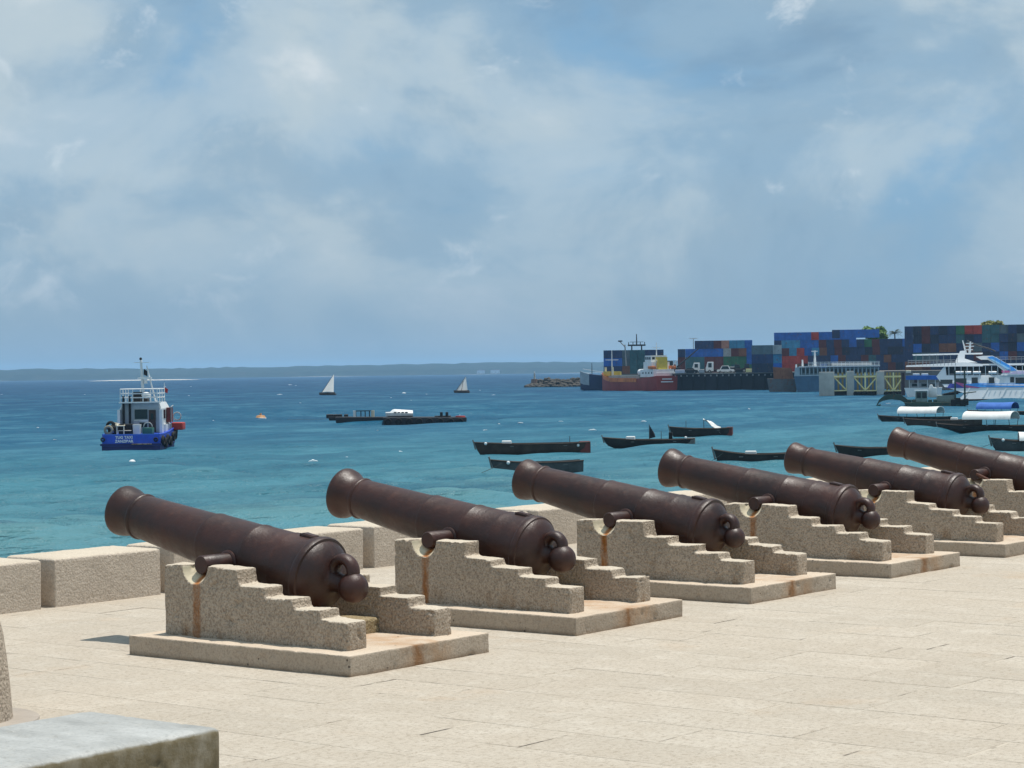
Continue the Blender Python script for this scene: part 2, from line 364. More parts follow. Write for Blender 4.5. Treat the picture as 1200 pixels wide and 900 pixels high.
# ---- sea
def sea_mat():
    t = NT('sea_water'); w = t.coord('World'); x = t.sep(w)
    off = t.math('ADD', x[1], t.math('MULTIPLY', x[0], 0.25))      # metres out from the shore line: shallow sand to deep channel
    lg = t.math('LOGARITHM', t.math('MAXIMUM', off, 8.0), 10.0)
    lg = t.math('ADD', lg, t.math('MULTIPLY_ADD', t.noise(t.map(w, (0.005, 0.012, 1)), 1.0, 4, 0.55), 0.5, -0.25))
    lg = t.math('ADD', lg, t.math('MULTIPLY_ADD', t.noise(t.map(w, (0.03, 0.07, 1)), 1.0, 3, 0.55), 0.16, -0.08))
    body = t.ramp(t.math('MULTIPLY_ADD', lg, 0.5, -0.6), [(0.08, (0.140, 0.265, 0.265)), (0.26, (0.100, 0.230, 0.250)), (0.41, (0.040, 0.158, 0.212)), (0.56, (0.008, 0.086, 0.162)), (0.9, (0.001, 0.042, 0.115))])
    # ruffled patches: ripple light and dark put into the body colour at every scale
    st = t.map(w, (0.028, 0.07, 1), rot=(0, 0, -0.35)); ruf = t.noise(st, 1.0, 10, 0.8)
    body = t.mix(t.ramp(ruf, [(0.49, 0.0), (0.68, 0.55)]), body, (0.09, 0.27, 0.34))
    body = t.mix(t.ramp(ruf, [(0.34, 0.6), (0.50, 0.0)]), body, (0.006, 0.06, 0.115))
    h = t.math('ADD', t.math('MULTIPLY', t.noise(t.map(w, (0.5, 0.9, 1), rot=(0, 0, -0.35)), 1.0, 5, 0.65), 0.42), t.math('MULTIPLY', t.noise(t.map(w, (1.7, 2.6, 1), rot=(0, 0, -0.2)), 1.0, 4, 0.6), 0.16))
    h = t.math('ADD', h, t.math('MULTIPLY', t.noise(t.map(w, (0.06, 0.12, 1), rot=(0, 0, -0.4)), 1.0, 4, 0.6), 1.8))
    nr = t.bump(h, 1.0, 1.0); t.t.nodes.remove(t.b)
    df = t.n('ShaderNodeBsdfDiffuse'); gl = t.n('ShaderNodeBsdfGlossy'); gl.inputs['Roughness'].default_value = 0.22; fr = t.n('ShaderNodeFresnel'); fr.inputs['IOR'].default_value = 1.333
    t.put(df.inputs['Color'], body); t.put(df.inputs['Normal'], nr); t.put(gl.inputs['Normal'], nr); t.put(fr.inputs['Normal'], nr)
    mx = t.n('ShaderNodeMixShader'); t.put(mx.inputs[0], t.math('MINIMUM', t.math('MULTIPLY', fr.outputs[0], 0.45), 0.20))      # a broken surface never mirrors fully at a low angle
    t.t.links.new(df.outputs[0], mx.inputs[1]); t.t.links.new(gl.outputs[0], mx.inputs[2]); t.t.links.new(mx.outputs[0], t.out.inputs['Surface']); return t.mat
M_sea = sea_mat()
import numpy as np
FA0, FA1 = YAW-0.36, YAW+0.36                                    # the stretch of water off the terrace, with real waves
rad = [14.0]
while rad[-1] < 13000: rad.append(rad[-1]+max(0.5, rad[-1]*0.0065))
rad[-1] = 13000.0
rad = np.array(rad); ang = np.linspace(FA0, FA1, 321); RR, AA = np.meshgrid(rad, ang, indexing='ij')
SX, SY = CAM.x+RR*np.cos(AA), CAM.y+RR*np.sin(AA); dr = np.maximum(0.5, RR*0.0065); SZ = np.zeros_like(SX)
wr = random.Random(12)
for i in range(44):
    lam = 1.6*(14.0/1.6)**(i/43); th_ = -2.35+wr.gauss(0, 0.55); amp = 0.0145*lam**0.82*wr.uniform(0.6, 1.2); kx, ky = 2*pi/lam*cos(th_), 2*pi/lam*sin(th_)
    ph = kx*SX+ky*SY+wr.uniform(0, 6.28); att = np.clip((lam/dr-2.0)/3.0, 0, 1); SZ += amp*att*(np.sin(ph)+0.25*np.cos(2*ph))
SZ *= 0.75+0.5*np.sin(SX*0.021+SY*0.013)*np.sin(SY*0.017-SX*0.008)
SZ *= np.clip((SY-6.0)/6.0, 0.2, 1)
nr_, na_ = SX.shape; co = np.stack([SX, SY, SEA+SZ], -1).reshape(-1, 3)
idx = np.arange(nr_*na_).reshape(nr_, na_); fq = np.stack([idx[:-1, :-1], idx[1:, :-1], idx[1:, 1:], idx[:-1, 1:]], -1).reshape(-1, 4)
# flat rest of the sea round the other side
ex = [(CAM.x, CAM.y)]; NE = 60; a_ = np.linspace(FA1, FA0+2*pi, NE)
rest_v = [(CAM.x, CAM.y, SEA)]+[(CAM.x+r*cos(q), CAM.y+r*sin(q), SEA) for r in (14.0, 13000.0) for q in a_]
base = len(co); rest_f = [(base, base+1+i, base+2+i) for i in range(NE-1)]+[(base+1+i, base+1+NE+i, base+2+NE+i, base+2+i) for i in range(NE-1)]
me = bpy.data.meshes.new('sea'); me.from_pydata(np.vstack([co, np.array(rest_v)]).tolist(), [], fq.tolist()+rest_f); me.materials.append(M_sea)
me.polygons.foreach_set('use_smooth', [True]*len(me.polygons)); me.update(); sea = struct(link('sea', me))
# breaking crests
def crest(m, c, L, h, rz, seed):
    rs = random.Random(seed); n = 7; rows = []
    for i in range(n+1):
        u = i/n; e = sin(pi*u)**0.7*(0.7+0.6*rs.random()); x = (u-0.5)*L; y = 0.25*L*(u-0.5)**2*4*rs.uniform(0.2, 0.5)
        rows.append([(x, y-0.30*e*h*3, -0.03), (x, y-0.12*e, h*e*0.7), (x, y+0.02, h*e), (x, y+0.5*e*h*3, 0.0)])
    k = [(c[0]+p[0]*cos(rz)-p[1]*sin(rz), c[1]+p[0]*sin(rz)+p[1]*cos(rz), c[2]+p[2]) for r in rows for p in r]
    m.add(k, [(a*4+j, a*4+j+1, (a+1)*4+j+1, (a+1)*4+j) for a in range(n) for j in range(3)])
m = MB(); wr = random.Random(77); kept = 0
while kept < 65:
    px, py = wr.uniform(-60, 1260), hor(600)+11+wr.random()**2.2*110; p = at(px, py-0.01369*(px-600), SEA)
    if noise.noise(Vector((p.x*0.006, p.y*0.006, 3.3))) < -0.05+0.3*wr.random() or p.y < 30: continue
    if p.x > 330 and px > 610: continue
    d = (p-CAM).length; L = (0.25+0.75*wr.random()**2)*(0.25+d/330); crest(m, (p.x, p.y, SEA+0.02), L, 0.16*L**0.8*wr.uniform(0.4, 1.1), YAW-pi/2+wr.gauss(0, 0.35), kept); kept += 1
wc = m.build('whitecaps', paint('sea_foam', (0.80, 0.83, 0.84), 0.9, 0.1, 2.0)); wc['kind'] = 'stuff'

# ---- far shore: low wooded land about five kilometres off, with a pale beach
def land_mat():
    t = NT('wooded_hill'); w = t.coord('World'); n1 = t.noise(w, 0.012, 6, 0.65); n2 = t.noise(w, 0.05, 4, 0.6)
    col = t.ramp(n1, [(0.3, (0.012, 0.024, 0.016)), (0.55, (0.024, 0.038, 0.022)), (0.75, (0.06, 0.06, 0.04))])
    return t.end(t.mix(0.35, col, t.ramp(n2, [(0.3, (0.008, 0.016, 0.010)), (0.7, (0.04, 0.05, 0.03))])), 0.95, spec=0.1)
M_land = land_mat(); M_sand = paint('coral_sand', (0.62, 0.56, 0.45), 0.95, 0.15, 0.01, coord='Object')
AZ0 = YAW+0.75; NA = 420
def az_pt(a, D): return Vector((CAM.x+D*cos(a), CAM.y+D*sin(a), 0))
m = MB(); rows = [(0, 0.0), (30, 0.10), (90, 0.42), (260, 0.62), (600, 0.85), (1100, 1.0), (1700, 0.75), (2300, 0.0)]
for j, (dd, hf) in enumerate(rows):
    for i in range(NA):
        a = AZ0-1.5*i/(NA-1)
        Dsh = 8000+300*noise.noise(Vector((a*9, 0.3, 0)))+900*max(0, 0.62-a)
        hmax = 47+8*noise.noise(Vector((a*7, 2.2, 0)))+6*noise.noise(Vector((a*31, 5.1, 0)))
        tree = (4*noise.noise(Vector((a*420, j*1.7, 1)))+3.4*noise.noise(Vector((a*150, j*2.7, 4)))) if 1 < j < 7 else 0
        p = az_pt(a, Dsh+dd); m.v.append((p.x, p.y, SEA-1+(hf*hmax+tree if hf else 0)))
for j in range(len(rows)-1):
    for i in range(NA-1): m.f.append((j*NA+i, j*NA+i+1, (j+1)*NA+i+1, (j+1)*NA+i))
m.mi = [0]*len(m.f); struct(m.build('wooded_hills', M_land, smooth=False))
m = MB()
for j, (dd, z) in enumerate(((-90, -0.6), (-30, 0.7), (30, 2.6), (70, 1.4))):
    for i in range(NA):
        a = AZ0-1.5*i/(NA-1); Dsh = 8000+300*noise.noise(Vector((a*9, 0.3, 0)))+900*max(0, 0.62-a)
        k = 0.12+1.0*max(0, noise.noise(Vector((a*26, 8.8, 0)))+0.15)
        p = az_pt(a, Dsh+dd); m.v.append((p.x, p.y, SEA-0.5+z*k))
for j in range(3):
    for i in range(NA-1): m.f.append((j*NA+i, j*NA+i+1, (j+1)*NA+i+1, (j+1)*NA+i))
m.mi = [0]*len(m.f); struct(m.build('beach', M_sand))
# bare sandbank in front of it, left of frame
m = MB(); pA = atd(108, 446, 4300); pB = atd(232, 444, 4300); dirv = (pB-pA).normalized(); nrm = Vector((_F.x, _F.y, 0)).normalized()
for j in range(4):
    for i in range(30):
        u = i/29; q = pA.lerp(pB, u)+nrm*(j-1.5)*50; hgt = (0, 2.0, 2.2, 0)[j]*sin(pi*min(1, max(0, u)))**0.5*(0.75+0.4*noise.noise(Vector((u*9, j, 0))))
        m.v.append((q.x, q.y, SEA-0.15+hgt))
for j in range(3):
    for i in range(29): m.f.append((j*30+i, j*30+i+1, (j+1)*30+i+1, (j+1)*30+i))
m.mi = [0]*len(m.f); struct(m.build('sandbank', M_sand))

# ---- terrace: mortar bed, its sea wall below, flagstones
PAR_Y, PAR_T, PAR_H = 5.075, 0.66, 0.43
X0T, X1T, Y0T, Y1T = -16.0, 70.0, -12.0, PAR_Y+PAR_T+0.12
terrace = struct(MB().box(X0T, X1T, Y0T, Y1T, -5.6, -0.0025).build('terrace', M_mortar))
SW = 0.52; GAP = 0.004
stones = []
xi = 0; x = X0T
while x < X1T:
    rs = random.Random(xi*17+3); y = Y0T-rs.random()*0.9
    while y < PAR_Y+0.02:
        L = rs.choice((0.7, 0.86, 1.02)); y1 = y+L
        if y1 > Y1T: break
        stones.append((x+SW/2, y+L/2, L, rs.uniform(-0.0022, 0.0016), rs.uniform(-0.0035, 0.0035)))
        y = y1
    xi += 1; x += SW
def slab_geo(L, cut=0.0):
    a, b = SW/2-GAP/2*0.6-cut*0.3, L/2-GAP/2-cut; e = 0.004
    vs = [(-a, -b, -0.03), (a, -b, -0.03), (a, b, -0.03), (-a, b, -0.03), (-a, -b, -0.004), (a, -b, -0.004), (a, b, -0.004), (-a, b, -0.004), (-a+e, -b+e, 0), (a-e, -b+e, 0), (a-e, b-e, 0), (-a+e, b-e, 0)]
    fs = [(8, 9, 10, 11)]
    for k in range(4):
        q = (k+1) % 4; fs += [(k, q, 4+q, 4+k), (4+k, 4+q, 8+q, 8+k)]
    return vs, fs
def weight(s):
    v = Vector((s[0], s[1], 0))-CAM; z = v.dot(_F)
    if z < 1: return 0
    px = 600+FPX*v.dot(CR)/z; py = 450-FPX*v.dot(CU)/z
    if not (-40 < px < 1240 and 400 < py < 940): return 0
    return s[2]/z**3
stones.sort(key=weight, reverse=True)
slabs = {L: None for L in (0.7, 0.86, 1.02)}
for L in list(slabs): slabs[L] = [MB().add(*slab_geo(L, c_)).mesh('paving_stone', M_pave, fix=False) for c_ in (0, 0, 0, 0.006, 0, 0.011, 0, 0)]
for i_, s in enumerate(stones[:300]):
    o = link('paving_stone', slabs[s[2]][i_ % 8], terrace); o.location = (s[0], s[1], s[3]); o.rotation_euler = (0, 0, s[4])
m = MB()
for i_, s in enumerate(stones[300:]):
    vs, fs = slab_geo(s[2], 0.008 if i_ % 7 == 3 else 0); m.add([(s[0]+q[0], s[1]+q[1], s[3]+q[2]) for q in vs], fs)
rest = link('paving_stones', m.mesh('paving_stones', M_pave, fix=False), terrace); rest['kind'] = 'stuff'

# ---- parapet of separate blocks
parapet = thing('parapet_wall', 'low parapet of long pale stone blocks along the sea edge', 'wall', (0, PAR_Y, 0))
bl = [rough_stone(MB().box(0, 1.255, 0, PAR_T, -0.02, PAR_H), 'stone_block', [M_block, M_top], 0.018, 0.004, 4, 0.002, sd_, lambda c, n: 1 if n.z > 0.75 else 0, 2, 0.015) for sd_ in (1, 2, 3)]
bl2 = [b.copy() for b in bl]
for k in range(-9, 34):
    o = link('stone_block', bl[k % 3], parapet); rs = random.Random(k+50)
    o.location = (1.795+1.405*k, rs.uniform(-0.008, 0.008), rs.uniform(-0.006, 0.004)); o.rotation_euler = (0, 0, rs.uniform(-0.003, 0.003))

# ---- stone gun mounts
Wp, Lp, Hp, SP = 1.4853, 2.1432, 0.1417, 2.5396
MX, MW, M2 = 0.1812, 0.1969, 1.0906
NY, NZ, NR, TR = 1.645, 0.652, 0.133, 0.075
def cheek_rings():
    def outline(r):
        pts = [(0.178, Hp-0.02), (0.178, 0.340), (0.425, 0.340), (0.425, 0.402), (0.685, 0.402), (0.685, 0.466), (0.955, 0.466), (0.955, 0.530), (1.21, 0.530), (1.21, 0.652)]
        pts += [(NY-r*cos(pi*k/12), NZ-r*1.05*sin(pi*k/12)) for k in range(13)]
        return pts+[(1.955, 0.648), (1.955, Hp-0.02)]
    return [[(x, y, z) for y, z in outline(r)] for x, r in ((0.0, NR), (0.10, TR), (MW, TR))]
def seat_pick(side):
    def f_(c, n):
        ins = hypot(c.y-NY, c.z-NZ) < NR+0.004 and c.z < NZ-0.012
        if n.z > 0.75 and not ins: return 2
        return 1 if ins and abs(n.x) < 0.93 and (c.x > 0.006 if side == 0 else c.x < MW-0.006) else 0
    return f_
def cheek_variant(side, seed):
    rs = random.Random(seed); rings = cheek_rings()
    if side: rings = [[(MW-x, y, z) for x, y, z in r] for r in rings]
    w = [[(rs.uniform(-0.012, 0.012), rs.uniform(-0.008, 0.006)) for _ in range(len(rings[0]))]][0]
    rings = [[(x, y+(w[k][0] if 1 < k < 10 else 0), z+(w[k][1] if 1 <= k < 10 else 0)) for k, (x, y, z) in enumerate(r)] for r in rings]
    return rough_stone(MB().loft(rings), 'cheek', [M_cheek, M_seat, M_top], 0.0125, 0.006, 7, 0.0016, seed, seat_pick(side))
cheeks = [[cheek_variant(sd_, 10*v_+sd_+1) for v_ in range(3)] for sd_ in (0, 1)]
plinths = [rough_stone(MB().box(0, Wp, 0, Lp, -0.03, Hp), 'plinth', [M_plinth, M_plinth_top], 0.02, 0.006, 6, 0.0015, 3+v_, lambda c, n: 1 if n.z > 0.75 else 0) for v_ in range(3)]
cross_me = rough_stone(MB().box(MX+MW-0.01, M2+0.01, 0.69, 1.02, Hp-0.02, 0.25), 'cross_block', M_quoin, 0.016, 0.004, 9, 0.001, 4)
order = ['nearest', 'second', 'third', 'fourth', 'fifth', 'sixth']
# per gun: trunnion y, z, elevation, muzzle distance, muzzle radius, base ring distance, radius, ball distance, radius
GUNS = [(1.636, 0.650, 0.199, 1.405, 0.196, -0.689, 0.287, -1.025, 0.109),
        (1.648, 0.648, 0.198, 1.410, 0.221, -0.697, 0.281, -1.000, 0.112),
        (1.630, 0.650, 0.199, 1.381, 0.199, -0.747, 0.291, -1.030, 0.097),
        (1.635, 0.651, 0.198, 1.387, 0.209, -0.753, 0.290, -1.047, 0.098),
        (1.648, 0.652, 0.205, 1.349, 0.183, -0.735, 0.287, -1.040, 0.101),
        (1.645, 0.700, 0.240, 1.370, 0.190, -0.730, 0.287, -1.030, 0.100)]
XC = (MX+M2+MW)/2
def cannon(i):
    y, z, e, tm, rm, tb, rb, tc, rc = GUNS[i]
    wear = ['smooth dark muzzle, nearest gun at the left', 'widest flared muzzle lip, second gun from the left', 'worn grey pitted muzzle lip, third gun from the left',
            'rust-brown barrel and flared muzzle, fourth gun from the left', 'slim muzzle and pale hole in its breech loop, fifth gun', 'breech cut off by the right edge, farthest gun'][i]
    c = thing('cannon', 'dark iron cannon with '+wear if i < 5 else 'dark iron cannon with its '+wear, 'cannon', (XC+i*SP, y, z), 0, 'cannons on the sea terrace')
    c.rotation_euler = (e, 0, 0)
    A = 0.05                                        # bore axis lies a little above the trunnions
    nk = 0.158 if rm < 0.19 else 0.166
    k = 1-(0.02 if i == 2 else 0)
    P = [(tm-0.42, 0.0), (tm-0.42, 0.072), (tm-0.006, 0.074), (tm, 0.082), (tm+0.001, rm*0.80), (tm-0.002, rm*0.93), (tm-0.012, rm*0.99), (tm-0.027, rm), (tm-0.045, rm*0.985),
         (tm-0.075, rm*0.93+nk*0.04), (tm-0.105, rm*0.62+nk*0.36), (tm-0.135, rm*0.36+nk*0.62), (tm-0.165, rm*0.14+nk*0.85), (tm-0.195, nk*1.0), (tm-0.212, nk*1.0),
         (tm-0.218, nk+0.010), (tm-0.232, nk+0.014), (tm-0.246, nk+0.010), (tm-0.252, nk+0.003), (tm-0.30, nk+0.004),
         (0.395, 0.200), (0.388, 0.209), (0.372, 0.213), (0.356, 0.2115), (0.35, 0.2105), (0.0, 0.2245), (-0.075, 0.2275), (-0.080, 0.2345), (-0.094, 0.2365), (-0.108, 0.235), (-0.112, 0.2325),
         (-0.40, 0.2465), (-0.404, 0.2525), (-0.418, 0.254), (-0.430, 0.251), (tb+0.10, 0.260), (tb+0.075, 0.2625), (tb+0.07, 0.270), (tb+0.05, 0.272), (tb+0.035, 0.271), (tb+0.03, rb*0.985), (tb+0.018, rb), (tb-0.012, rb), (tb-0.026, rb*0.98), (tb-0.03, 0.262),
         (tb-0.045, 0.255), (tb-0.075, 0.235), (tb-0.105, 0.20), (tb-0.13, 0.155), (tb-0.145, 0.115), (tb-0.155, 0.088), (tb-0.175, 0.072), (tc+rc*0.9, 0.066), (tc+rc*0.5, 0.066)]
    mb = MB(); mb.m = 0; mb.lathe(P, 56, (0, 0, A))
    # fine axial resampling is not needed: rings give the silhouette
    for f in range(len(mb.f)):
        if f < 3*56: mb.mi[f] = 1
    b = mb.build('barrel', [M_iron, M_bore], c, smooth=True)
    nrm = [Vector((0, 0, 1))]
    for s in (-1, 1):
        g = MB().lathe([(0.19, 0.088), (0.232, 0.088), (0.24, 0.080), (0.243, 0.071)], 28, (0, 0, 0), (s, 0, 0)); g.build('trunnion_collar', M_iron, b, smooth=True)
        L = XC-MX-0.055
        MB().lathe([(0.15, 0.069), (L-0.008, 0.068), (L, 0.062), (L, 0.0)], 28, (0, 0, 0), (s, 0, 0)).build('trunnion', M_iron, c, smooth=True)
    MB().ball((0, tc, A), rc, 32, 20).build('cascabel_ball', M_iron, c, smooth=True)
    # breeching loop over the neck, from the breech face to the ball
    yc = (tb-0.135+tc+rc*0.15)/2; R = abs(tb-0.135-tc-rc*0.15)/2*0.80+0.018
    MB().torus((0, yc, A+0.088), R, 0.040, 'x', 30, 14, -0.35*pi, 1.35*pi, sx=1.4).build('breeching_loop', M_iron, c, smooth=True)
    mb = MB().box(-0.04, 0.04, tb+0.055, tb+0.20, A+0.25, A+0.272); mb.box(-0.030, 0.030, tb+0.075, tb+0.185, A+0.272, A+0.277)
    bevelled(mb, 'vent_patch', M_iron, 0.005, 2, c)
    if i == 5:
        mb = MB().tube((-XC+MX+0.06, -0.02, 0.02), (-XC+MX+0.06, -0.30, -0.035), 0.018, 0.018, 10); mb.ball((-XC+MX+0.06, -0.31, -0.04), 0.04, 12, 8)
        mb.build('retaining_bar', M_rustiron, c, smooth=True)
    return c
mlab = ['with a broad rust run, under the nearest gun', 'under the second gun from the left', 'under the third gun from the left', 'under the fourth gun from the left', 'under the fifth gun from the left', 'cut off by the right edge, under the farthest gun']
for i in range(6):
    mt = thing('gun_mount', 'stepped pale stone gun mount '+mlab[i], 'gun mount', (i*SP, 0, 0), 0, 'stone mounts under the cannons')
    link('plinth', plinths[i % 3], mt)
    a = link('cheek', cheeks[0][i % 3], mt); a.location = (MX, 0, 0)
    a = link('cheek', cheeks[1][(i+1) % 3], mt); a.location = (M2, 0, 0)
    link('cross_block', cross_me, mt)
    cannon(i)

# ---- bench and bollard at the lower left
def bench_mat():
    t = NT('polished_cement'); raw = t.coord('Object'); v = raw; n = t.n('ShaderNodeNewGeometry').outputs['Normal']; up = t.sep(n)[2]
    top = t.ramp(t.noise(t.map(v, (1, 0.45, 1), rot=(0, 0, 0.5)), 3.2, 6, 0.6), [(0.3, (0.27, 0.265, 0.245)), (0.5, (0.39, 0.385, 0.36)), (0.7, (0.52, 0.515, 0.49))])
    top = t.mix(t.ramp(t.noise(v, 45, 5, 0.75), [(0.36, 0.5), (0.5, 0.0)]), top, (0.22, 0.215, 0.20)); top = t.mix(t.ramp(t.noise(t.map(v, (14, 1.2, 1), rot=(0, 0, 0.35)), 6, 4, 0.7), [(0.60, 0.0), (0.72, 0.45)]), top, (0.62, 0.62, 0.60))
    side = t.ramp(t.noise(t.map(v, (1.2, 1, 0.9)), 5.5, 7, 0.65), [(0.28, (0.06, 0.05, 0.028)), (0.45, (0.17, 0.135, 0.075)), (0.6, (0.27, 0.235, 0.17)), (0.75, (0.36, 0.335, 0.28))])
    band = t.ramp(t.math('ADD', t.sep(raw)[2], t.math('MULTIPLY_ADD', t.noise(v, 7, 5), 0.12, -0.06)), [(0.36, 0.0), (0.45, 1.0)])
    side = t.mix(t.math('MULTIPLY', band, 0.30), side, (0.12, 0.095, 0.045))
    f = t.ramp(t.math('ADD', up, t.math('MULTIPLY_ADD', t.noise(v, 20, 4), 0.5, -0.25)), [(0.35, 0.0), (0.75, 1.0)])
    h = t.math('ADD', t.noise(v, 30, 4), t.math('MULTIPLY', t.noise(v, 120, 3), 0.3))
    return t.end(t.mix(f, side, top), t.ramp(f, [(0, 0.85), (1, 0.5)]), t.bump(h, 0.25, 0.01))
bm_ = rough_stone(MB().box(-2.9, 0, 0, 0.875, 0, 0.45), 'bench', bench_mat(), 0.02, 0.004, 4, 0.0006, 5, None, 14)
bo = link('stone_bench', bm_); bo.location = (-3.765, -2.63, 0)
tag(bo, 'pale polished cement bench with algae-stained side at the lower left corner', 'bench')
bp = at(12, 846, 0); bc = bp+(at(12, 846, 0)-at(84, 846, 0))*1.0
bol = thing('bollard', 'granular stone bollard cut off by the left edge beside the bench', 'bollard', (bc.x, bc.y, 0))
prof = [(0, 0.365), (0.06, 0.36), (0.2, 0.35), (0.35, 0.335), (0.5, 0.315), (0.62, 0.285), (0.72, 0.24), (0.79, 0.17), (0.825, 0.09), (0.835, 0.0)]
mb = MB(); mb.lathe([(t_+0.012, r_) for t_, r_ in prof], 48, (0, 0, 0), (0, 0, 1)); mb.build('body', M_bollard, bol, smooth=True)
MB().lathe([(0.0, 0.52), (0.012, 0.515), (0.0125, 0.0)], 48, (0, 0, 0), (0, 0, 1)).build('footing', paint('footing_cement', (0.40, 0.345, 0.29), 0.9, 0.2, 3, bump=0.2), bol, smooth=True)
# ================================================================== afloat and ashore beyond the terrace
class FR:
    """a thing's own frame: origin on the water (or ground z) below pixel (px,py); local x to the right, y away, z up"""
    def __init__(s, px, py, z=SEA, D=None):
        s.p = at(px, py, z) if D is None else atd(px, hor(px), D)
        if D is not None: s.p.z = z
        v = s.p-CAM; s.px, s.z0 = px, z; s.D = v.dot(_F); s.k = s.D/FPX
        s.rz = atan2(v.y, v.x)-pi/2; s.base = hor(px)+(CAM.z-z)/s.k
    def x(s, px): return (px-s.px)*s.k
    def z(s, px, py): return (s.base-0.01369*(px-s.px)-py)*s.k
    def P(s, pts): return [(s.x(a), s.z(a, b)) for a, b in pts]
    def X(s, a, b): return (s.x(a), s.z(a, b))
    def thing(s, name, label, cat, group=None, yaw=0.0): return thing(name, label, cat, s.p, s.rz+yaw, group)

C_ = lambda n, c, **k: paint(n, c, **k)
M_darkwood = C_('tarred_planks', (0.022, 0.020, 0.020), rough=0.75, var=0.4, scale=1.5, bump=0.3)
M_brownwood = C_('brown_planks', (0.055, 0.036, 0.028), rough=0.75, var=0.4, scale=1.5, bump=0.3)
M_redwood = C_('red_primer', (0.16, 0.035, 0.03), rough=0.7, var=0.35, scale=2)
M_greywood = C_('grey_planks', (0.17, 0.17, 0.165), rough=0.85, var=0.35, scale=2, bump=0.3)
M_darkgrey = C_('weathered_grey_planks', (0.075, 0.08, 0.082), rough=0.85, var=0.35, scale=2, bump=0.3)
M_white = C_('white_paint', (0.74, 0.75, 0.75), rough=0.4, var=0.16, scale=0.7)
M_cloth = C_('white_tarpaulin', (0.72, 0.72, 0.70), rough=0.8, var=0.14, scale=1.2, bump=0.15)
M_sail = C_('sailcloth', (0.70, 0.69, 0.64), rough=0.85, var=0.18, scale=0.35)
def sail_mat():
    t = NT('thin_sailcloth'); v = t.coord('Object'); c = t.mix(t.noise(v, 0.8, 5), (0.82, 0.81, 0.77), (0.9, 0.89, 0.86)); t.put(t.b.inputs['Base Color'], c); t.b.inputs['Roughness'].default_value = 0.9
    tr = t.n('ShaderNodeBsdfTranslucent'); t.put(tr.inputs[0], c); mx = t.n('ShaderNodeMixShader'); mx.inputs[0].default_value = 0.4
    t.t.links.new(t.b.outputs[0], mx.inputs[1]); t.t.links.new(tr.outputs[0], mx.inputs[2]); t.t.links.new(mx.outputs[0], t.out.inputs['Surface']); return t.mat
M_sail = sail_mat()
M_bluetarp = C_('blue_tarpaulin', (0.035, 0.14, 0.48), rough=0.7, var=0.25, scale=1.2)
M_black = C_('black_rubber', (0.012, 0.012, 0.013), rough=0.8, var=0.3, scale=3)
M_glass = NT('dark_glass').end((0.015, 0.025, 0.03), 0.08)
M_steel = C_('galvanised_steel', (0.35, 0.36, 0.37), rough=0.5, var=0.2, scale=2)
M_tugblue = C_('tug_blue', (0.02, 0.085, 0.58), rough=0.4, var=0.3, scale=1.3, rust=0.06)
M_tugnavy = C_('tug_navy', (0.012, 0.02, 0.13), rough=0.5, var=0.3, scale=1.0)
M_red = C_('signal_red', (0.48, 0.035, 0.025), rough=0.5, var=0.25, scale=1.0)
M_green = C_('deck_green', (0.03, 0.14, 0.10), rough=0.6, var=0.3, scale=1.0)
M_cream2 = C_('cream_paint', (0.66, 0.60, 0.45), rough=0.5, var=0.2, scale=1.0)
M_grime = C_('oily_black_steel', (0.014, 0.016, 0.022), rough=0.6, var=0.4, scale=0.5)
M_yellow = C_('yellow_paint', (0.62, 0.47, 0.06), rough=0.5, var=0.2, scale=1.0)
M_paleyellow = C_('pale_yellow_steel', (0.88, 0.77, 0.36), rough=0.5, var=0.22, scale=1.0)
M_concrete = C_('concrete', (0.46, 0.46, 0.42), rough=0.9, var=0.25, scale=0.5, bump=0.3)
M_flag = C_('dark_cloth', (0.02, 0.022, 0.03), rough=0.9)
M_flagred = C_('red_cloth', (0.35, 0.03, 0.03), rough=0.9)
M_rope = C_('rope', (0.10, 0.09, 0.075), rough=0.95)

def hull_mb(L, B, H, draft=0.35, bow=0.35, stern=0.12, rake=0.5, transom=0.62, n=16, th=0.05, deck=0.45):
    """open wooden hull, bow at -x; a closed wall of planking round a floor"""
    rings = []
    for i in range(n+1):
        u = i/n; x = -L/2+L*u
        b = B/2*(min(1, (u/0.42)**0.62) if u < 0.42 else 1-(1-transom)*((u-0.42)/0.58)**2.2); b = max(b, 0.015)
        top = H+bow*max(0, 1-u/0.45)**2+stern*max(0, (u-0.6)/0.4)**2
        kel = -draft*(1-0.9*max(0, 1-u/0.18)**2); xr = lambda s: x-rake*(1-u)**6*s
        t_ = min(th, b*0.6); fl = min(H*deck, top-0.05)
        pts = [(xr(1), -b, top), (xr(0.6), -b*0.96, top*0.5), (xr(0.1), -b*0.80, -0.1*draft), (x, -b*0.35, kel*0.9), (x, 0, kel), (x, b*0.35, kel*0.9), (xr(0.1), b*0.80, -0.1*draft), (xr(0.6), b*0.96, top*0.5), (xr(1), b, top),
               (xr(1), b-t_, top), (xr(0.6), (b-t_)*0.93, fl), (xr(0.6), -(b-t_)*0.93, fl), (xr(1), -b+t_, top)]
        rings.append(pts)
    return MB().loft(rings)
def gunwale_pts(L, B, H, bow, stern, rake, transom, side, n=16):
    r = []
    for i in range(n+1):
        u = i/n; x = -L/2+L*u; b = B/2*(min(1, (u/0.42)**0.62) if u < 0.42 else 1-(1-transom)*((u-0.42)/0.58)**2.2); b = max(b, 0.015)
        r.append((x-rake*(1-u)**6, side*(b+0.012), H-0.03+bow*max(0, 1-u/0.45)**2+stern*max(0, (u-0.6)/0.4)**2))
    return r
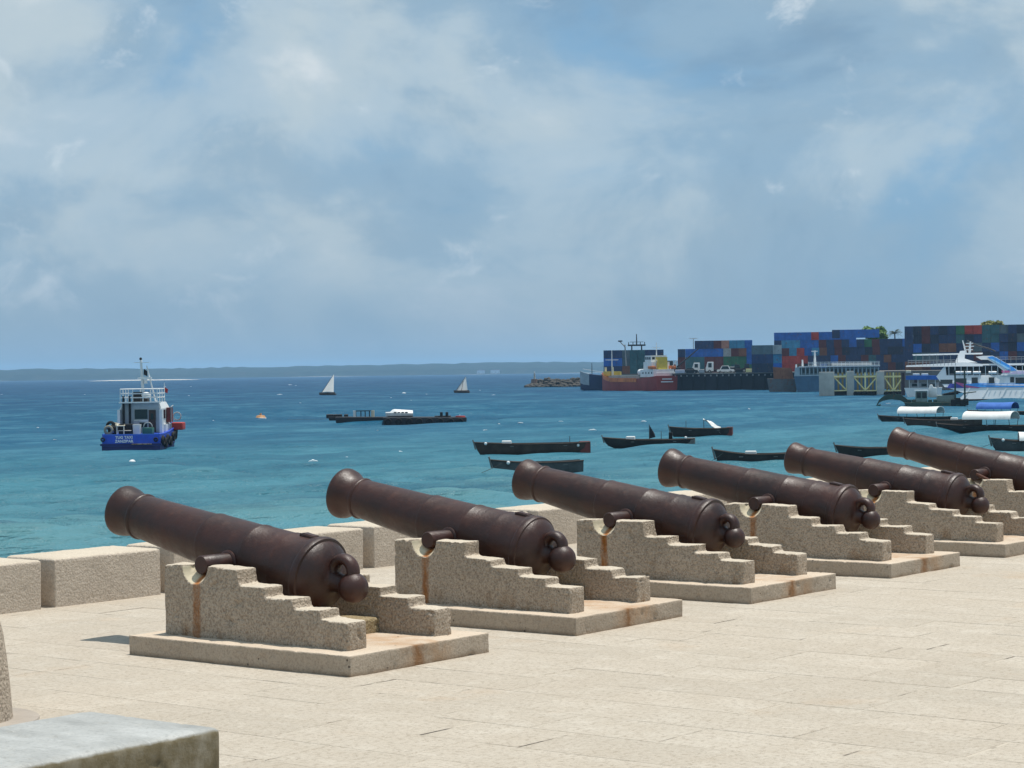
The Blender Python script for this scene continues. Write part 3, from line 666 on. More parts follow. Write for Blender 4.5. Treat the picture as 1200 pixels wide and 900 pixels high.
def wooden_boat(label, pl, pr, pw, ph, mat=None, yaw=0.0, beam=None, bow=0.4, stern=0.12, awning=None, awn_mat=None, extras=(), name='wooden_boat', tail=None, group='small wooden boats moored off the terrace', rail=None):
    pc = (pl+pr)/2; f = FR(pc, pw); L = (pr-pl)*f.k/cos(yaw); H = ph*f.k*0.9; bow, stern = bow*0.6, stern*0.5; B = beam or min(2.4, max(1.3, L*0.24)); mat = mat or M_darkwood
    t = f.thing(name, label, 'boat', group, yaw)
    hull_mb(L, B, H, 0.35, bow, stern, 0.5, 0.6).build('hull', mat, t, smooth=True)
    for s in (-1, 1): MB().path(gunwale_pts(L, B, H, bow, stern, 0.5, 0.6, s), 0.045, 6).build('gunwale', rail or M_brownwood, t)
    MB().tube((-L/2-0.40, 0, H*0.5), (-L/2-0.60, 0, H+bow+0.16), 0.07, 0.05, 6).build('stem_post', M_greywood, t)
    for q in (-0.22, 0.02, 0.27): MB().box(L*q-0.13, L*q+0.13, -B*0.44, B*0.44, H-0.20, H-0.15).build('thwart', M_greywood, t)
    if tail: MB().box(L/2-L*0.09, L/2+0.03, -B*0.325, B*0.325, 0.02, H+stern+0.03).build('stern_panel', tail, t)
    if awning:
        a0, a1, yt, yb = awning; x0, x1 = f.x(a0), f.x(a1); zt, zb = f.z(a0, yt), f.z(a0, yb); n = 14; rise = zt-zb; W = max(B*0.62, 0.8); m = MB(); rings = []
        for x, sg in ((x0, 0), (x0*0.67+x1*0.33, -0.05), (x0*0.33+x1*0.67, -0.05), (x1, 0)):
            o_ = [(x, -W*cos(pi*k/n), zb+(rise+sg)*sin(pi*k/n)**0.8) for k in range(n+1)]; i_ = [(x, -(W-0.05)*cos(pi*k/n), zb+(rise+sg-0.05)*sin(pi*k/n)**0.8) for k in range(n, -1, -1)]
            rings.append(o_+i_)
        m.loft(rings).build('awning', awn_mat or M_cloth, t, smooth=True)
        for x in (x0+0.15, (x0+x1)/2, x1-0.15):
            for s in (-1, 1): MB().tube((x, s*B*0.46, H-0.25), (x, s*(W-0.03), zb+0.06), 0.03, 0.03, 6).build('awning_post', M_brownwood, t)
    for kind, a, yt, yb in extras:
        x, zt, zb = f.x(a), f.z(a, yt), f.z(a, yb)
        if kind == 'flag':
            MB().tube((x, 0, H*0.45), (x, 0, zt), 0.03, 0.02, 6).build('flag_pole', M_brownwood, t)
            MB().add([(x+0.03, 0, zt-0.08), (x+0.42, 0.06, zt-0.75), (x+0.5, -0.04, zt-1.05), (x+0.03, 0, zt-1.15), (x+0.03, 0.02, zt-0.08), (x+0.42, 0.08, zt-0.75), (x+0.5, -0.02, zt-1.05), (x+0.03, 0.02, zt-1.15)], [(0, 1, 2, 3), (7, 6, 5, 4), (0, 4, 5, 1), (1, 5, 6, 2), (2, 6, 7, 3), (3, 7, 4, 0)]).build('flag', M_flag, t)
        elif kind == 'pole': MB().tube((x, 0, H*0.4), (x, 0, zt), 0.03, 0.02, 6).build('pole', M_brownwood, t)
        elif kind == 'white': bevelled(MB().box(x-0.35, x+0.35, -B*0.3, B*0.3, H*0.45, zt), 'bundle', M_cloth, 0.06, 2, t)
        elif kind == 'motor':
            bevelled(MB().box(x-0.15, x+0.15, -0.14, 0.14, H*0.6, zt), 'outboard_motor', M_black, 0.05, 2, t)
        elif kind == 'float': MB().ball((x, -B*0.35, zt), 0.11, 10, 7).build('float', M_white, t, smooth=True)
        elif kind == 'sheet':  # a tarpaulin hung over a pole, slack and torn
            pts = []
            for i in range(7):
                for j in range(6):
                    u, w = i/6, j/5; pts.append((x+1.5*u-0.25*w*sin(3*u), (w-0.5)*B*0.85, zt-(zt-zb)*(u**1.4)*(0.75+0.25*cos(5*w))+0.10*sin(9*u+5*w)))
            n_ = len(pts); fs = [(i*6+j, i*6+j+1, (i+1)*6+j+1, (i+1)*6+j) for i in range(6) for j in range(5)]
            m = MB().add(pts, fs); m.add([(a_, b_, c_-0.03) for a_, b_, c_ in pts], [q[::-1] for q in fs]); m.build('tarpaulin', M_cloth, t)
            MB().tube((x, 0, H*0.4), (x, 0, zt+0.03), 0.03, 0.03, 6).build('pole', M_brownwood, t)
    return t, f, L, H
def mooring(label, a, b, sag=0.3, r=0.014):
    a, b = Vector(a), Vector(b); pts = [a.lerp(b, i/14)-Vector((0, 0, sag*4*(i/14)*(1-i/14))) for i in range(15)]
    o = MB().path([tuple(p-a) for p in pts], r, 5).build('mooring_rope', M_rope); o.location = a; tag(o, label, 'rope'); return o

wooden_boat('long dark brown wooden boat with red stern, its whole hull clear left of centre', 564, 691, 532, 14, M_brownwood, 0.05, bow=0.25, tail=M_redwood, extras=(('white', 594, 516.5, 0), ('pole', 668, 511, 0), ('float', 677, 521.5, 0), ('float', 569, 519.5, 0)))
tb_, fb, Lb, Hb = wooden_boat('grey wooden skiff half hidden behind the third cannon muzzle', 585, 682, 555, 15.5, M_darkgrey, 0.28, bow=0.35, extras=(('float', 592, 541.5, 0), ('float', 655, 546.5, 0)))
mooring('slack rope running from the grey skiff behind the third muzzle', at(588, 543, SEA+0.9), at(540, 560, SEA), 0.12)
wooden_boat('slim black wooden boat flying a small dark flag', 714, 814, 522, 8, M_darkwood, -0.06, bow=0.35, tail=M_greywood, extras=(('flag', 761, 497, 0), ('white', 739, 511.5, 0), ('motor', 786, 506.5, 0), ('pole', 775, 505, 0), ('float', 804, 512.5, 0)))
wooden_boat('dark wooden boat with a crumpled white tarpaulin over its red stern', 791, 858, 513, 12.5, M_darkwood, -0.12, bow=0.3, tail=M_redwood, extras=(('sheet', 825, 491.5, 508), ('pole', 804, 493, 0)))
tb_, fb, Lb, Hb = wooden_boat('black wooden boat lying between the fourth and fifth cannon muzzles', 846, 928, 545, 15, M_darkwood, -0.02, bow=0.5, extras=(('white', 880, 528.5, 0),))
mooring('slack rope from the bow of the boat between the fourth and fifth muzzles', at(847, 531, SEA+1.1), at(828, 542, SEA), 0.08)
wooden_boat('low black wooden boat behind the farthest cannon muzzle', 988, 1062, 535, 12, M_darkwood, -0.1, bow=0.3)
wooden_boat('white canopied wooden boat, leftmost of the cluster moored at the right', 1035, 1112, 494.5, 6.5, M_darkwood, -0.30, bow=0.35, awning=(1056, 1103, 476.5, 484.5), beam=2.6, group='canopied boats moored at the right')
wooden_boat('uncovered brown wooden boat between the two white canopied boats', 1066, 1150, 500, 9, M_brownwood, -0.03, bow=0.3, beam=2.4, extras=(('white', 1118, 489.5, 0), ('pole', 1128, 486, 0)), group='canopied boats moored at the right')
wooden_boat('long black wooden boat under a long white canopy at the right', 1105, 1212, 506, 8.5, M_darkwood, -0.28, bow=0.3, awning=(1133, 1190, 482, 491.5), beam=2.6, extras=(('float', 1160, 499, 0), ('pole', 1165, 491, 0)), group='canopied boats moored at the right')
wooden_boat('dark wooden boat under a blue canopy at the right', 1140, 1222, 487, 5.5, M_darkwood, -0.28, bow=0.3, awning=(1148, 1190, 471.5, 479.5), awn_mat=M_bluetarp, beam=2.8, group='canopied boats moored at the right')
tb_, fb, Lb, Hb = wooden_boat('small grey boat with a white cover, cut off by the right edge', 1170, 1236, 529, 14.5, M_darkgrey, 0.05, bow=0.35, beam=2.2, awning=(1194, 1228, 506, 516), extras=(('float', 1176, 515.5, 0),))
mooring('slack rope from the small grey boat at the right edge', at(1172, 514, SEA+1), at(1140, 527, SEA), 0.1)

# ---- pontoon raft with an upturned white launch
f = FR(465, 496.5); t = f.thing('pontoon', 'long black low pontoon raft lying mid-water', 'pontoon')
for j, (a, b, yt, yb, y0, y1) in enumerate(((384, 412, 489, 493.5, 3, 5), (393, 540, 488.8, 495.8, 0, 3), (449, 546, 488.5, 498.5, -3.5, -0.5))):
    bevelled(MB().prism(f.P([(a, yt), (b, yt), (b-0.6, yb), (a+1, yb)]), y0, y1), 'float_section', M_grime, 0.08, 2, t)
for a in (384, 388, 393, 398, 405): bevelled(MB().cbox((f.x(a), 4, f.z(a, 488.5)), (0.5, 1.0, 0.5)), 'block', M_grime, 0.06, 1, t)
for a in (417, 423, 428, 433): MB().box(f.x(a)-0.06, f.x(a)+0.06, 1.2, 1.35, f.z(a, 488.5), f.z(a, 481.5)).build('rail_post', M_grime, t)
MB().box(f.x(416), f.x(435), 1.2, 1.32, f.z(425, 482.2), f.z(425, 481.2)).build('top_rail', M_grime, t)
MB().box(f.x(414), f.x(417), 0.9, 1.6, f.z(415, 489.5), f.z(415, 481.5)).build('white_board', M_white, t)
MB().tube((f.x(437), 1.2, f.z(437, 489)), (f.x(437), 1.2, f.z(437, 481)), 0.2, 0.2, 8).build('bollard_post', M_cream2, t)
for a in (517, 523.5): bevelled(MB().cbox((f.x(a), -1.6, f.z(a, 486)), (0.34, 0.34, 0.7)), 'cleat', M_grime, 0.08, 2, t)
MB().tube((f.x(509), -1.6, f.z(509, 487.8)), (f.x(528), -1.6, f.z(528, 487.4)), 0.09, 0.09, 6).build('bar', M_grime, t)
MB().tube((f.x(539), -2, f.z(539, 489)), (f.x(539), -2, f.z(539, 487)), 0.62, 0.58, 16).build('rusty_drum', M_red, t)
for k, a in enumerate((455, 467, 479, 491, 503, 515, 527, 538)): MB().torus((f.x(a), -3.58, f.z(a, 493.5)), 0.33, 0.11, 'y', 14, 8).build('tyre', M_black, t, smooth=True)
f2 = FR(467, 496.5); t = thing('launch', 'small white plastic launch sitting on the black pontoon', 'boat', f2.p+Vector((0, 0, f.z(467, 488.5))), f.rz)
x0, x1 = f.x(452)-f.x(467), f.x(484)-f.x(467)
rings = []
for i in range(13):
    u = i/12; x = x0+(x1-x0)*u; b = 0.95*(min(1, (u/0.4)**0.6) if u < 0.4 else 1); b = max(b, 0.06); h = 0.42+0.10*(1-u); c_ = 0.42*max(0, min(1, (u-0.16)/0.12))*(1-0.35*u)
    rings.append([(x, -b*0.3, 0.0), (x, -b*0.9, 0.14), (x, -b, h), (x, -b*0.72, h+0.06+c_*0.8), (x, -b*0.4, h+0.08+c_), (x, b*0.4, h+0.08+c_), (x, b*0.72, h+0.06+c_*0.8), (x, b, h), (x, b*0.9, 0.14), (x, b*0.3, 0.0)])
MB().loft(rings).build('hull', M_white, t, smooth=True)
for k in range(4): MB().box(x0+1.0+k*0.45, x0+1.33+k*0.45, -0.935, -0.80, 0.50, 0.62).build('window', M_glass, t)

# ---- buoys
f = FR(305.5, 491); t = f.thing('mooring_buoy', 'orange and white mooring buoy right of the tug', 'buoy'); t.scale = (1.25, 1.25, 1.3)
MB().lathe([(-0.5, 0.0), (-0.5, 0.35), (-0.25, 0.6), (0.1, 0.62), (0.38, 0.42), (0.42, 0.12), (0.62, 0.1), (0.62, 0)], 20, (0, 0, 0), (0, 0, 1)).build('body', C_('buoy_orange', (0.55, 0.27, 0.10), var=0.4, scale=2), t, smooth=True)
MB().lathe([(-0.05, 0.63), (0.12, 0.635), (0.14, 0.6)], 20, (0, 0, 0), (0, 0, 1)).build('band', M_white, t, smooth=True)
for a, b, l in ((155, 542.5, 'small white float on the water nearest the first cannon, below the tug'), (122, 492, 'small white float left of the tug')):
    f = FR(a, b); o = MB().ball((0, 0, 0.08), 0.2, 12, 8, (1.25, 1, 0.8)).build('float', M_white, smooth=True); o.location = f.p; tag(o, l, 'buoy', 'white floats')
mooring('thin line from the black pontoon towards the orange buoy', at(384, 491, SEA+0.4), at(312, 491, SEA), 0.06, 0.012)

# ---- two dhows under sail
def sail_dhow(label, px, pw, top, L, lean, mat, fore):
    f = FR(px, pw); t = f.thing('sailing_dhow', label, 'sailing boat', 'dhows under sail', fore); t.rotation_euler.x = -0.45; h = (pw-top)*f.k*1.10
    hull_mb(L, L*0.30, 0.55, 0.3, 0.35, 0.2, 0.5, 0.6).build('hull', M_brownwood, t, smooth=True)
    MB().tube((-0.3, 0, 0.2), (-0.15, 0, h*0.72), 0.09, 0.06, 8).build('mast', M_brownwood, t)
    MB().tube((-L*0.42, 0.0, 0.9), (L*0.10, 0.0, h*0.985), 0.07, 0.04, 8).build('yard', M_brownwood, t)
    N = 9; pts = []
    for i in range(N+1):
        u = i/N; A = Vector((-L*0.42, 0.05, 0.95)).lerp(Vector((L*0.10, 0.05, h*0.985)), u); Bq = Vector((L*0.34, 0.05, 0.95)).lerp(Vector((L*0.115, 0.05, h*0.98)), u)
        for j in range(N+1):
            w = j/N; q = A.lerp(Bq, w); q.y += lean*4*w*(1-w)*(1-u*0.7)*0.8; q.z -= 0.25*sin(pi*w)*(1-u)*0; pts.append(tuple(q))
    fs = [(i*(N+1)+j, i*(N+1)+j+1, (i+1)*(N+1)+j+1, (i+1)*(N+1)+j) for i in range(N) for j in range(N)]
    m = MB().add(pts, fs); m.add([(a, b+0.03, c) for a, b, c in pts], [q[::-1] for q in fs]); m.build('sail', mat, t, smooth=True)
sail_dhow('dhow under a tall white sail, left of the black pontoon', 384, 463, 438.5, 5.2, -0.5, M_sail, -0.5)
sail_dhow('small dhow with white sail, right of and beyond the pontoon', 541.5, 460.5, 441, 4.6, 0.5, M_sail, -0.3)

# ---- the blue work tug, seen from astern with its starboard side just showing
f = FR(153.5, 527.5); k = f.k; TY = -0.20
tug = f.thing('tugboat', 'blue and white tugboat seen from astern, wheelhouse with railed top', 'boat', None, TY)
W_, L_, D_ = 4.95, 11.5, 1.25                 # beam, length, deck height
def tug_ring(yq, b, z0, top): return [(-b*0.93, yq, z0), (-b, yq, 0.45), (-b*0.985, yq, top), (b*0.985, yq, top), (b, yq, 0.45), (b*0.93, yq, z0)]
st = [(0, 0.97, -0.5, D_), (1.5, 1.0, -0.7, D_), (4, 1.0, -0.8, D_+0.1), (6.5, 0.97, -0.8, D_+0.3), (8.5, 0.82, -0.75, D_+0.6), (10, 0.58, -0.6, D_+0.95), (11, 0.3, -0.4, D_+1.2), (11.5, 0.08, -0.1, D_+1.35)]
hb = MB().loft([tug_ring(y, W_/2*b, z0, tp) for y, b, z0, tp in st]); hull = hb.build('hull', M_tugblue, tug, smooth=True)
MB().loft([[(-W_/2*b-0.06, y, 0.36), (-W_/2*b-0.10, y, 0.45), (-W_/2*b-0.06, y, 0.54), (W_/2*b+0.06, y, 0.54), (W_/2*b+0.10, y, 0.45), (W_/2*b+0.06, y, 0.36)] for y, b, z0, tp in [(-0.1, 0.99, 0, 0)]+st[1:]]).build('rubbing_strake', M_tugnavy, hull)
MB().loft([[(-W_/2*b*1.004, y, -0.4), (-W_/2*b*1.008, y, 0.34), (W_/2*b*1.008, y, 0.34), (W_/2*b*1.004, y, -0.4)] for y, b, z0, tp in [(-0.02, 0.97, 0, 0)]+st[1:]]).build('boot_top', M_tugnavy, hull)
MB().box(0.1, 1.75, -0.22, -0.10, 0.46, 0.54).build('rusty_plate', C_('chafed_strake', (0.45, 0.36, 0.24), var=0.4, scale=3, rust=0.5), hull)
def text_mesh(txt, size, name, mat, parent, loc, rot):
    cu = bpy.data.curves.new('t', 'FONT'); cu.body = txt; cu.size = size; cu.align_x = 'CENTER'; cu.extrude = 0.006; cu.offset = 0.011
    o = bpy.data.objects.new('t', cu); COL.objects.link(o); dg = bpy.context.evaluated_depsgraph_get(); dg.update()
    me = bpy.data.meshes.new_from_object(o.evaluated_get(dg)); bpy.data.objects.remove(o)
    me.materials.clear(); me.materials.append(mat); q = link(name, me, parent); q.location = loc; q.rotation_euler = rot; return q
text_mesh('TUG TAXI', 0.32, 'name_lettering', M_white, hull, (-0.55, -0.075, 0.95), (pi/2, 0, 0))
text_mesh('ZANZIBAR', 0.31, 'port_lettering', M_white, hull, (-0.55, -0.075, 0.64), (pi/2, 0, 0))
# bulwark rail along the stern and starboard side
MB().box(-W_/2*0.95, W_/2*0.95, 0.0, 0.10, D_, D_+0.08).build('stern_rail', C_('blue_rail', (0.05, 0.16, 0.62), rough=0.4), hull)
for s in (-1, 1): MB().path([(s*W_/2*b*0.97, y, tp+0.04) for y, b, z0, tp in st], 0.07, 6).build('bulwark_rail', M_tugblue, hull)
# tyre fenders down the starboard quarter
for y, z in ((0.5, 0.75), (1.7, 0.55), (2.7, 0.8), (3.9, 0.6), (5.2, 0.95), (6.8, 1.05), (8.2, 1.3)): MB().torus((W_/2*1.0+0.12 if y < 6 else W_/2*(0.95 if y < 8 else 0.86)+0.12, y, z), 0.30, 0.13, 'x', 16, 8).build('tyre_fender', M_black, tug, smooth=True)
for x, z in ((-2.3, 0.9), (2.1, 0.85)): MB().torus((x, -0.16, z), 0.14, 0.06, 'y', 14, 6).build('fairlead', M_black, tug, smooth=True)
# wheelhouse
wy0, wy1, wx0, wx1, wz = 3.4, 7.2, -1.65, 1.90, D_+2.65
hs = MB(); hs.loft([[(wx0, wy0+0.25, D_-0.1), (wx1, wy0+0.25, D_-0.1), (wx1, wy1+0.3, D_+0.2), (wx0, wy1+0.3, D_+0.2)], [(wx0, wy0+0.25, wz-0.55), (wx1, wy0+0.25, wz-0.55), (wx1, wy1+0.2, wz-0.55), (wx0, wy1+0.2, wz-0.55)], [(wx0+0.22, wy0+0.25, wz), (wx1-0.22, wy0+0.25, wz), (wx1-0.22, wy1-0.3, wz), (wx0+0.22, wy1-0.3, wz)]])
house = hs.build('wheelhouse', M_white, tug)
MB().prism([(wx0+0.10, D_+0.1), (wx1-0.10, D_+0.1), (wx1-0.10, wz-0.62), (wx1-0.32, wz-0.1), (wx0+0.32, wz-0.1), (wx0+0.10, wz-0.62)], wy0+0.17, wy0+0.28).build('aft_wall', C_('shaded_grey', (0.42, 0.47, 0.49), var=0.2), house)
for s, x in ((-1, wx0), (1, wx1)): MB().box(x-0.10, x+(0.07 if s < 0 else 0.09)+0.05,  wy0-0.25, wy0+0.35, D_-0.05, wz-0.6).build('side_wing', M_white, house)
MB().box(wx0+0.05, wx1-0.05, wy0-0.3, wy0+0.3, wz-0.06, wz+0.05).build('roof_eave', M_white, house)
MB().box(-0.35, 0.72, wy0+0.10, wy0+0.18, D_+1.25, D_+2.05).build('aft_window', M_glass, house)
MB().box(-0.30, 0.68, wy0+0.10, wy0+0.18, D_+0.55, D_+0.92).build('lower_window', M_glass, house)
MB().box(-0.42, 0.79, wy0+0.08, wy0+0.16, D_+1.02, D_+1.16).build('window_sill', M_white, house)
MB().box(0.84, 1.42, wy0+0.08, wy0+0.18, D_+0.12, D_+2.0).build('door', C_('dark_varnish', (0.05, 0.025, 0.02)), house)
MB().box(1.02, 1.24, wy0+0.05, wy0+0.10, D_+1.2, D_+1.7).build('door_pane', M_glass, house)
for y in (4.3, 5.7): MB().box(wx1-0.02, wx1+0.03, y, y+0.95, D_+1.25, D_+2.0).build('side_window', M_glass, house)
for x in (-1.25, -0.72): MB().tube((x, wy0-0.1, D_+0.1), (x, wy0-0.1, wz+0.55), 0.10, 0.10, 10).build('exhaust_pipe', M_black, tug)
MB().box(-0.45, 0.05, wy0-0.02, wy0+0.1, D_+0.05, D_+1.1).build('locker', M_steel, tug)
MB().box(-2.05, 2.1, 4.4, 8.2, D_-0.1, D_+0.75).build('deck_house', M_white, tug)
# railed top with gear, mast
rx0, rx1, ry0, ry1, rz0, rz1 = -1.5, 1.62, 3.25, 6.6, wz+0.02, wz+1.12
for x in (rx0, -0.45, 0.42, rx1):
    for y in (ry0, ry1): MB().tube((x, y, rz0), (x, y, rz1), 0.045, 0.045, 6).build('rail_post', M_white, tug)
for y in (4.4, 5.5):
    for x in (rx0, rx1): MB().tube((x, y, rz0), (x, y, rz1), 0.045, 0.045, 6).build('rail_post', M_white, tug)
for z in (rz1, rz0+0.72, rz0+0.38): MB().path([(rx0, ry0, z), (rx1, ry0, z), (rx1, ry1, z), (rx0, ry1, z), (rx0, ry0, z)], 0.045, 6).build('rail', M_white, tug)
MB().box(-0.75, 0.55, 4.5, 5.4, rz0, rz0+0.85).build('console', M_black, tug)
MB().ball((0.62, 3.6, rz0+0.58), 0.30, 14, 9, (1.3, 1, 0.9)).build('liferaft', M_white, tug, smooth=True)
MB().box(-0.55, 0.15, 3.5, 3.9, rz0, rz0+0.4).build('seat', M_black, tug)
mx_ = 0.05; mz = f.z(153.5, 420)
MB().tube((mx_, 5.4, rz0), (mx_-0.18, 5.4, mz-0.1), 0.15, 0.10, 8).build('mast', M_white, tug)
MB().tube((mx_+0.95, 5.9, rz0), (mx_+0.30, 5.4, mz-0.6), 0.08, 0.06, 6).build('stay', M_white, tug)
MB().box(mx_-0.75, mx_+0.55, 5.3, 5.5, mz-0.34, mz-0.29).build('yardarm', M_white, tug)
MB().box(mx_-0.45, mx_+0.70, 5.2, 5.6, rz1+0.85, rz1+1.0).build('radar_bar', M_white, tug)
MB().tube((mx_+0.2, 5.35, rz1+0.45), (mx_+0.2, 5.35, rz1+0.8), 0.16, 0.14, 10).build('radar_dome', M_white, tug)
MB().ball((mx_-0.2, 5.4, mz), 0.12, 10, 7).build('mast_light', M_black, tug)
MB().add([(mx_+0.08, 5.3, mz-0.85), (mx_+0.35, 5.36, mz-1.05), (mx_+0.38, 5.3, mz-1.5), (mx_+0.05, 5.28, mz-1.35), (mx_+0.08, 5.32, mz-0.85), (mx_+0.35, 5.38, mz-1.05), (mx_+0.38, 5.32, mz-1.5), (mx_+0.05, 5.30, mz-1.35)], [(0, 1, 2, 3), (7, 6, 5, 4), (0, 4, 5, 1), (1, 5, 6, 2), (2, 6, 7, 3), (3, 7, 4, 0)]).build('flag', M_flag, tug)
MB().tube((1.62, 6.6, rz0), (1.62, 6.6, rz1+0.5), 0.03, 0.03, 6).build('flag_staff', M_white, tug)
MB().add([(1.66, 6.6, rz1+0.1), (1.92, 6.65, rz1-0.05), (1.88, 6.6, rz1-0.42), (1.66, 6.6, rz1-0.3), (1.66, 6.62, rz1+0.1), (1.92, 6.67, rz1-0.05), (1.88, 6.62, rz1-0.42), (1.66, 6.62, rz1-0.3)], [(0, 1, 2, 3), (7, 6, 5, 4), (0, 4, 5, 1), (1, 5, 6, 2), (2, 6, 7, 3), (3, 7, 4, 0)]).build('red_flag', M_flagred, tug)
# gear on deck
bevelled(MB().box(-1.25, -0.05, 1.1, 2.3, D_, D_+0.88), 'engine_casing', M_black, 0.06, 2, tug)
for x in (-1.3, -0.72): MB().path([(x, 0.75, D_), (x, 0.75, D_+0.75), (x+0.0, 1.2, D_+0.8)], 0.05, 6).build('towing_frame', M_cream2, tug)
MB().path([(-1.3, 0.75, D_+0.75), (-0.72, 0.75, D_+0.75)], 0.05, 6).build('towing_frame', M_cream2, tug)
MB().path([(-1.28, 0.76, D_+0.35), (-0.1, 0.76, D_+0.35)], 0.03, 6).build('towing_bar', M_cream2, tug)
for k_, (x, z) in enumerate(((-2.05, 0.40), (-1.75, 0.36), (-1.95, 0.75), (-1.6, 0.62))): MB().torus((x, 1.0+0.2*k_, D_+z), 0.30, 0.12, 'y', 16, 8).build('rope_coil', M_black if k_ % 3 else C_('dirty_rope', (0.25, 0.23, 0.17)), tug, smooth=True)
MB().ball((-1.45, 1.6, D_+0.75), 0.3, 12, 8, (1.2, 1, 0.7)).build('net_heap', C_('net_cloth', (0.45, 0.42, 0.33)), tug, smooth=True)
MB().tube((0.22, 1.4, D_), (0.22, 1.4, D_+0.85), 0.36, 0.40, 16).build('water_barrel', C_('barrel_cream', (0.72, 0.69, 0.60)), tug, smooth=True)
bevelled(MB().box(0.72, 1.55, 1.2, 2.2, D_, D_+0.55), 'green_bin', M_green, 0.05, 2, tug)
MB().torus((1.12, 1.6, D_+0.62), 0.36, 0.05, 'y', 16, 6, 0, pi).build('bin_hoop', M_steel, tug)
MB().box(1.95, 2.25, 5.6, 7.0, D_+0.9, D_+2.15).build('red_locker', C_('dark_red_paint', (0.14, 0.015, 0.015)), tug)
MB().path([(2.3, 5.8, D_+0.3), (2.3, 5.8, D_+2.2), (2.15, 7.6, D_+2.3)], 0.05, 6).build('boarding_frame', M_steel, tug)
MB().torus((2.35, 8.4, D_+1.35), 0.34, 0.05, 'y', 14, 6).build('lifebuoy_hoop', M_steel, tug)
bevelled(MB().box(2.15, 3.15, 6.6, 8.0, D_+0.20, D_+0.85), 'red_fender_box', M_red, 0.12, 3, tug)
# ================================================================== the port
QZ = 1.0                                                       # quay surface
# terminal ground and quay wall
M_quay = C_('tarry_quay_face', (0.016, 0.018, 0.026), rough=0.7, var=0.4, scale=0.2, bump=0.3)
M_yard = C_('port_tarmac', (0.16, 0.15, 0.14), rough=0.9, var=0.25, scale=0.05)
qa, qb = atd(788, hor(788), 618), atd(936, hor(936), 606)
qd = (qb-qa); qd.z = 0; QL = qd.length; qd.normalize(); qn = Vector((-qd.y, qd.x, 0))
if qn.dot(_F) < 0: qn = -qn
quay = thing('quay', 'dark quay wall with a row of pale fender heads, vehicles parked on top', 'quay', (qa.x, qa.y, 0), atan2(qd.y, qd.x))
MB().box(0, QL, 0, 30, SEA-0.8, QZ-0.25).build('quay_wall', M_quay, quay)
MB().box(-0.1, QL+0.1, -0.18, 30, QZ-0.246, QZ).build('cope', C_('cope_concrete', (0.22, 0.22, 0.21), rough=0.9, var=0.3, scale=0.4), quay)
nF = int(QL/1.75)
for i in range(nF):
    x = QL*(i+0.5)/nF
    MB().tube((x, -0.30, QZ-0.95), (x, -0.30, QZ-0.45), 0.22, 0.22, 8).build('fender_head', C_('fender_grey', (0.30, 0.31, 0.32), var=0.4, scale=1), quay)
    if i % 2: MB().box(x-0.18, x+0.18, -0.28, -0.02, SEA-0.3, QZ-1.0).build('fender_pile', M_black, quay)
ya = [atd(704, hor(704), 686), atd(789, hor(789), 676), atd(792, hor(792), 640), atd(905, hor(905), 634), atd(1050, hor(1050), 560), atd(1330, hor(1330), 480), atd(1330, hor(1330), 1100), atd(704, hor(704), 1100)]
m = MB(); m.add([(p.x, p.y, z) for z in (SEA-0.8, QZ-0.02) for p in ya], [tuple(range(7, -1, -1)), tuple(range(8, 16))]+[(i, (i+1) % 8, 8+(i+1) % 8, 8+i) for i in range(8)])
struct(m.build('port_ground', M_yard))

# ---- containers
CC = {'B': ('blue', (0.02, 0.125, 0.46)), 'N': ('dark blue', (0.018, 0.045, 0.13)), 'M': ('maroon', (0.11, 0.025, 0.028)), 'R': ('red', (0.42, 0.05, 0.035)), 'T': ('teal', (0.035, 0.13, 0.16)),
      'G': ('green', (0.03, 0.16, 0.085)), 'O': ('brown', (0.20, 0.085, 0.05)), 'W': ('pale grey', (0.36, 0.40, 0.42)), 'S': ('steel grey', (0.10, 0.15, 0.18)), 'C': ('light blue', (0.05, 0.26, 0.46)), 'K': ('black-blue', (0.012, 0.025, 0.06)), 'P': ('salmon pink', (0.42, 0.22, 0.17))}
def cont_mesh(L, key):
    """corrugated steel box, length along x, doors towards -x end built apart"""
    Wc, Hc, p = 2.44, 2.59, 0.12; m = MB(); d = 0.05
    def wall(n, fn):
        vs = []; 
        for i in range(n+1):
            off = d if (i//2) % 2 else 0.0
            vs += [fn(i/n, off, p), fn(i/n, off, Hc-p)]
        m.add(vs, [(2*i, 2*i+2, 2*i+3, 2*i+1) for i in range(n)])
    n = 40 if L > 8 else 20
    wall(n, lambda u, o, z: (p+(L-2*p)*u, o, z)); wall(n, lambda u, o, z: (p+(L-2*p)*u, Wc-o, z))
    wall(10, lambda u, o, z: (L-o, p+(Wc-2*p)*u, z))
    m.box(0.05, L-0.05, 0.05, Wc-0.05, Hc-0.04, Hc-0.01); m.box(0.05, L-0.05, 0.05, Wc-0.05, 0.05, 0.12); m.box(0.03, 0.06, 0.06, Wc-0.06, 0.06, Hc-0.06)
    for x in (0, L-p):
        for y in (0, Wc-p): m.box(x, x+p, y, y+p, 0, Hc)
    for y in (0.012, Wc-p-0.012):
        for z in (0.002, Hc-p-0.002): m.box(p, L-p, y, y+p, z, z+p)
    for x in (0.012, L-p-0.012):
        for z in (0.004, Hc-p-0.004): m.box(x, x+p, p, Wc-p, z, z+p)
    return m.mesh('container', C_('container_'+CC[key][0], CC[key][1], rough=0.55, var=0.3, scale=0.6, rust=0.12), fix=False)
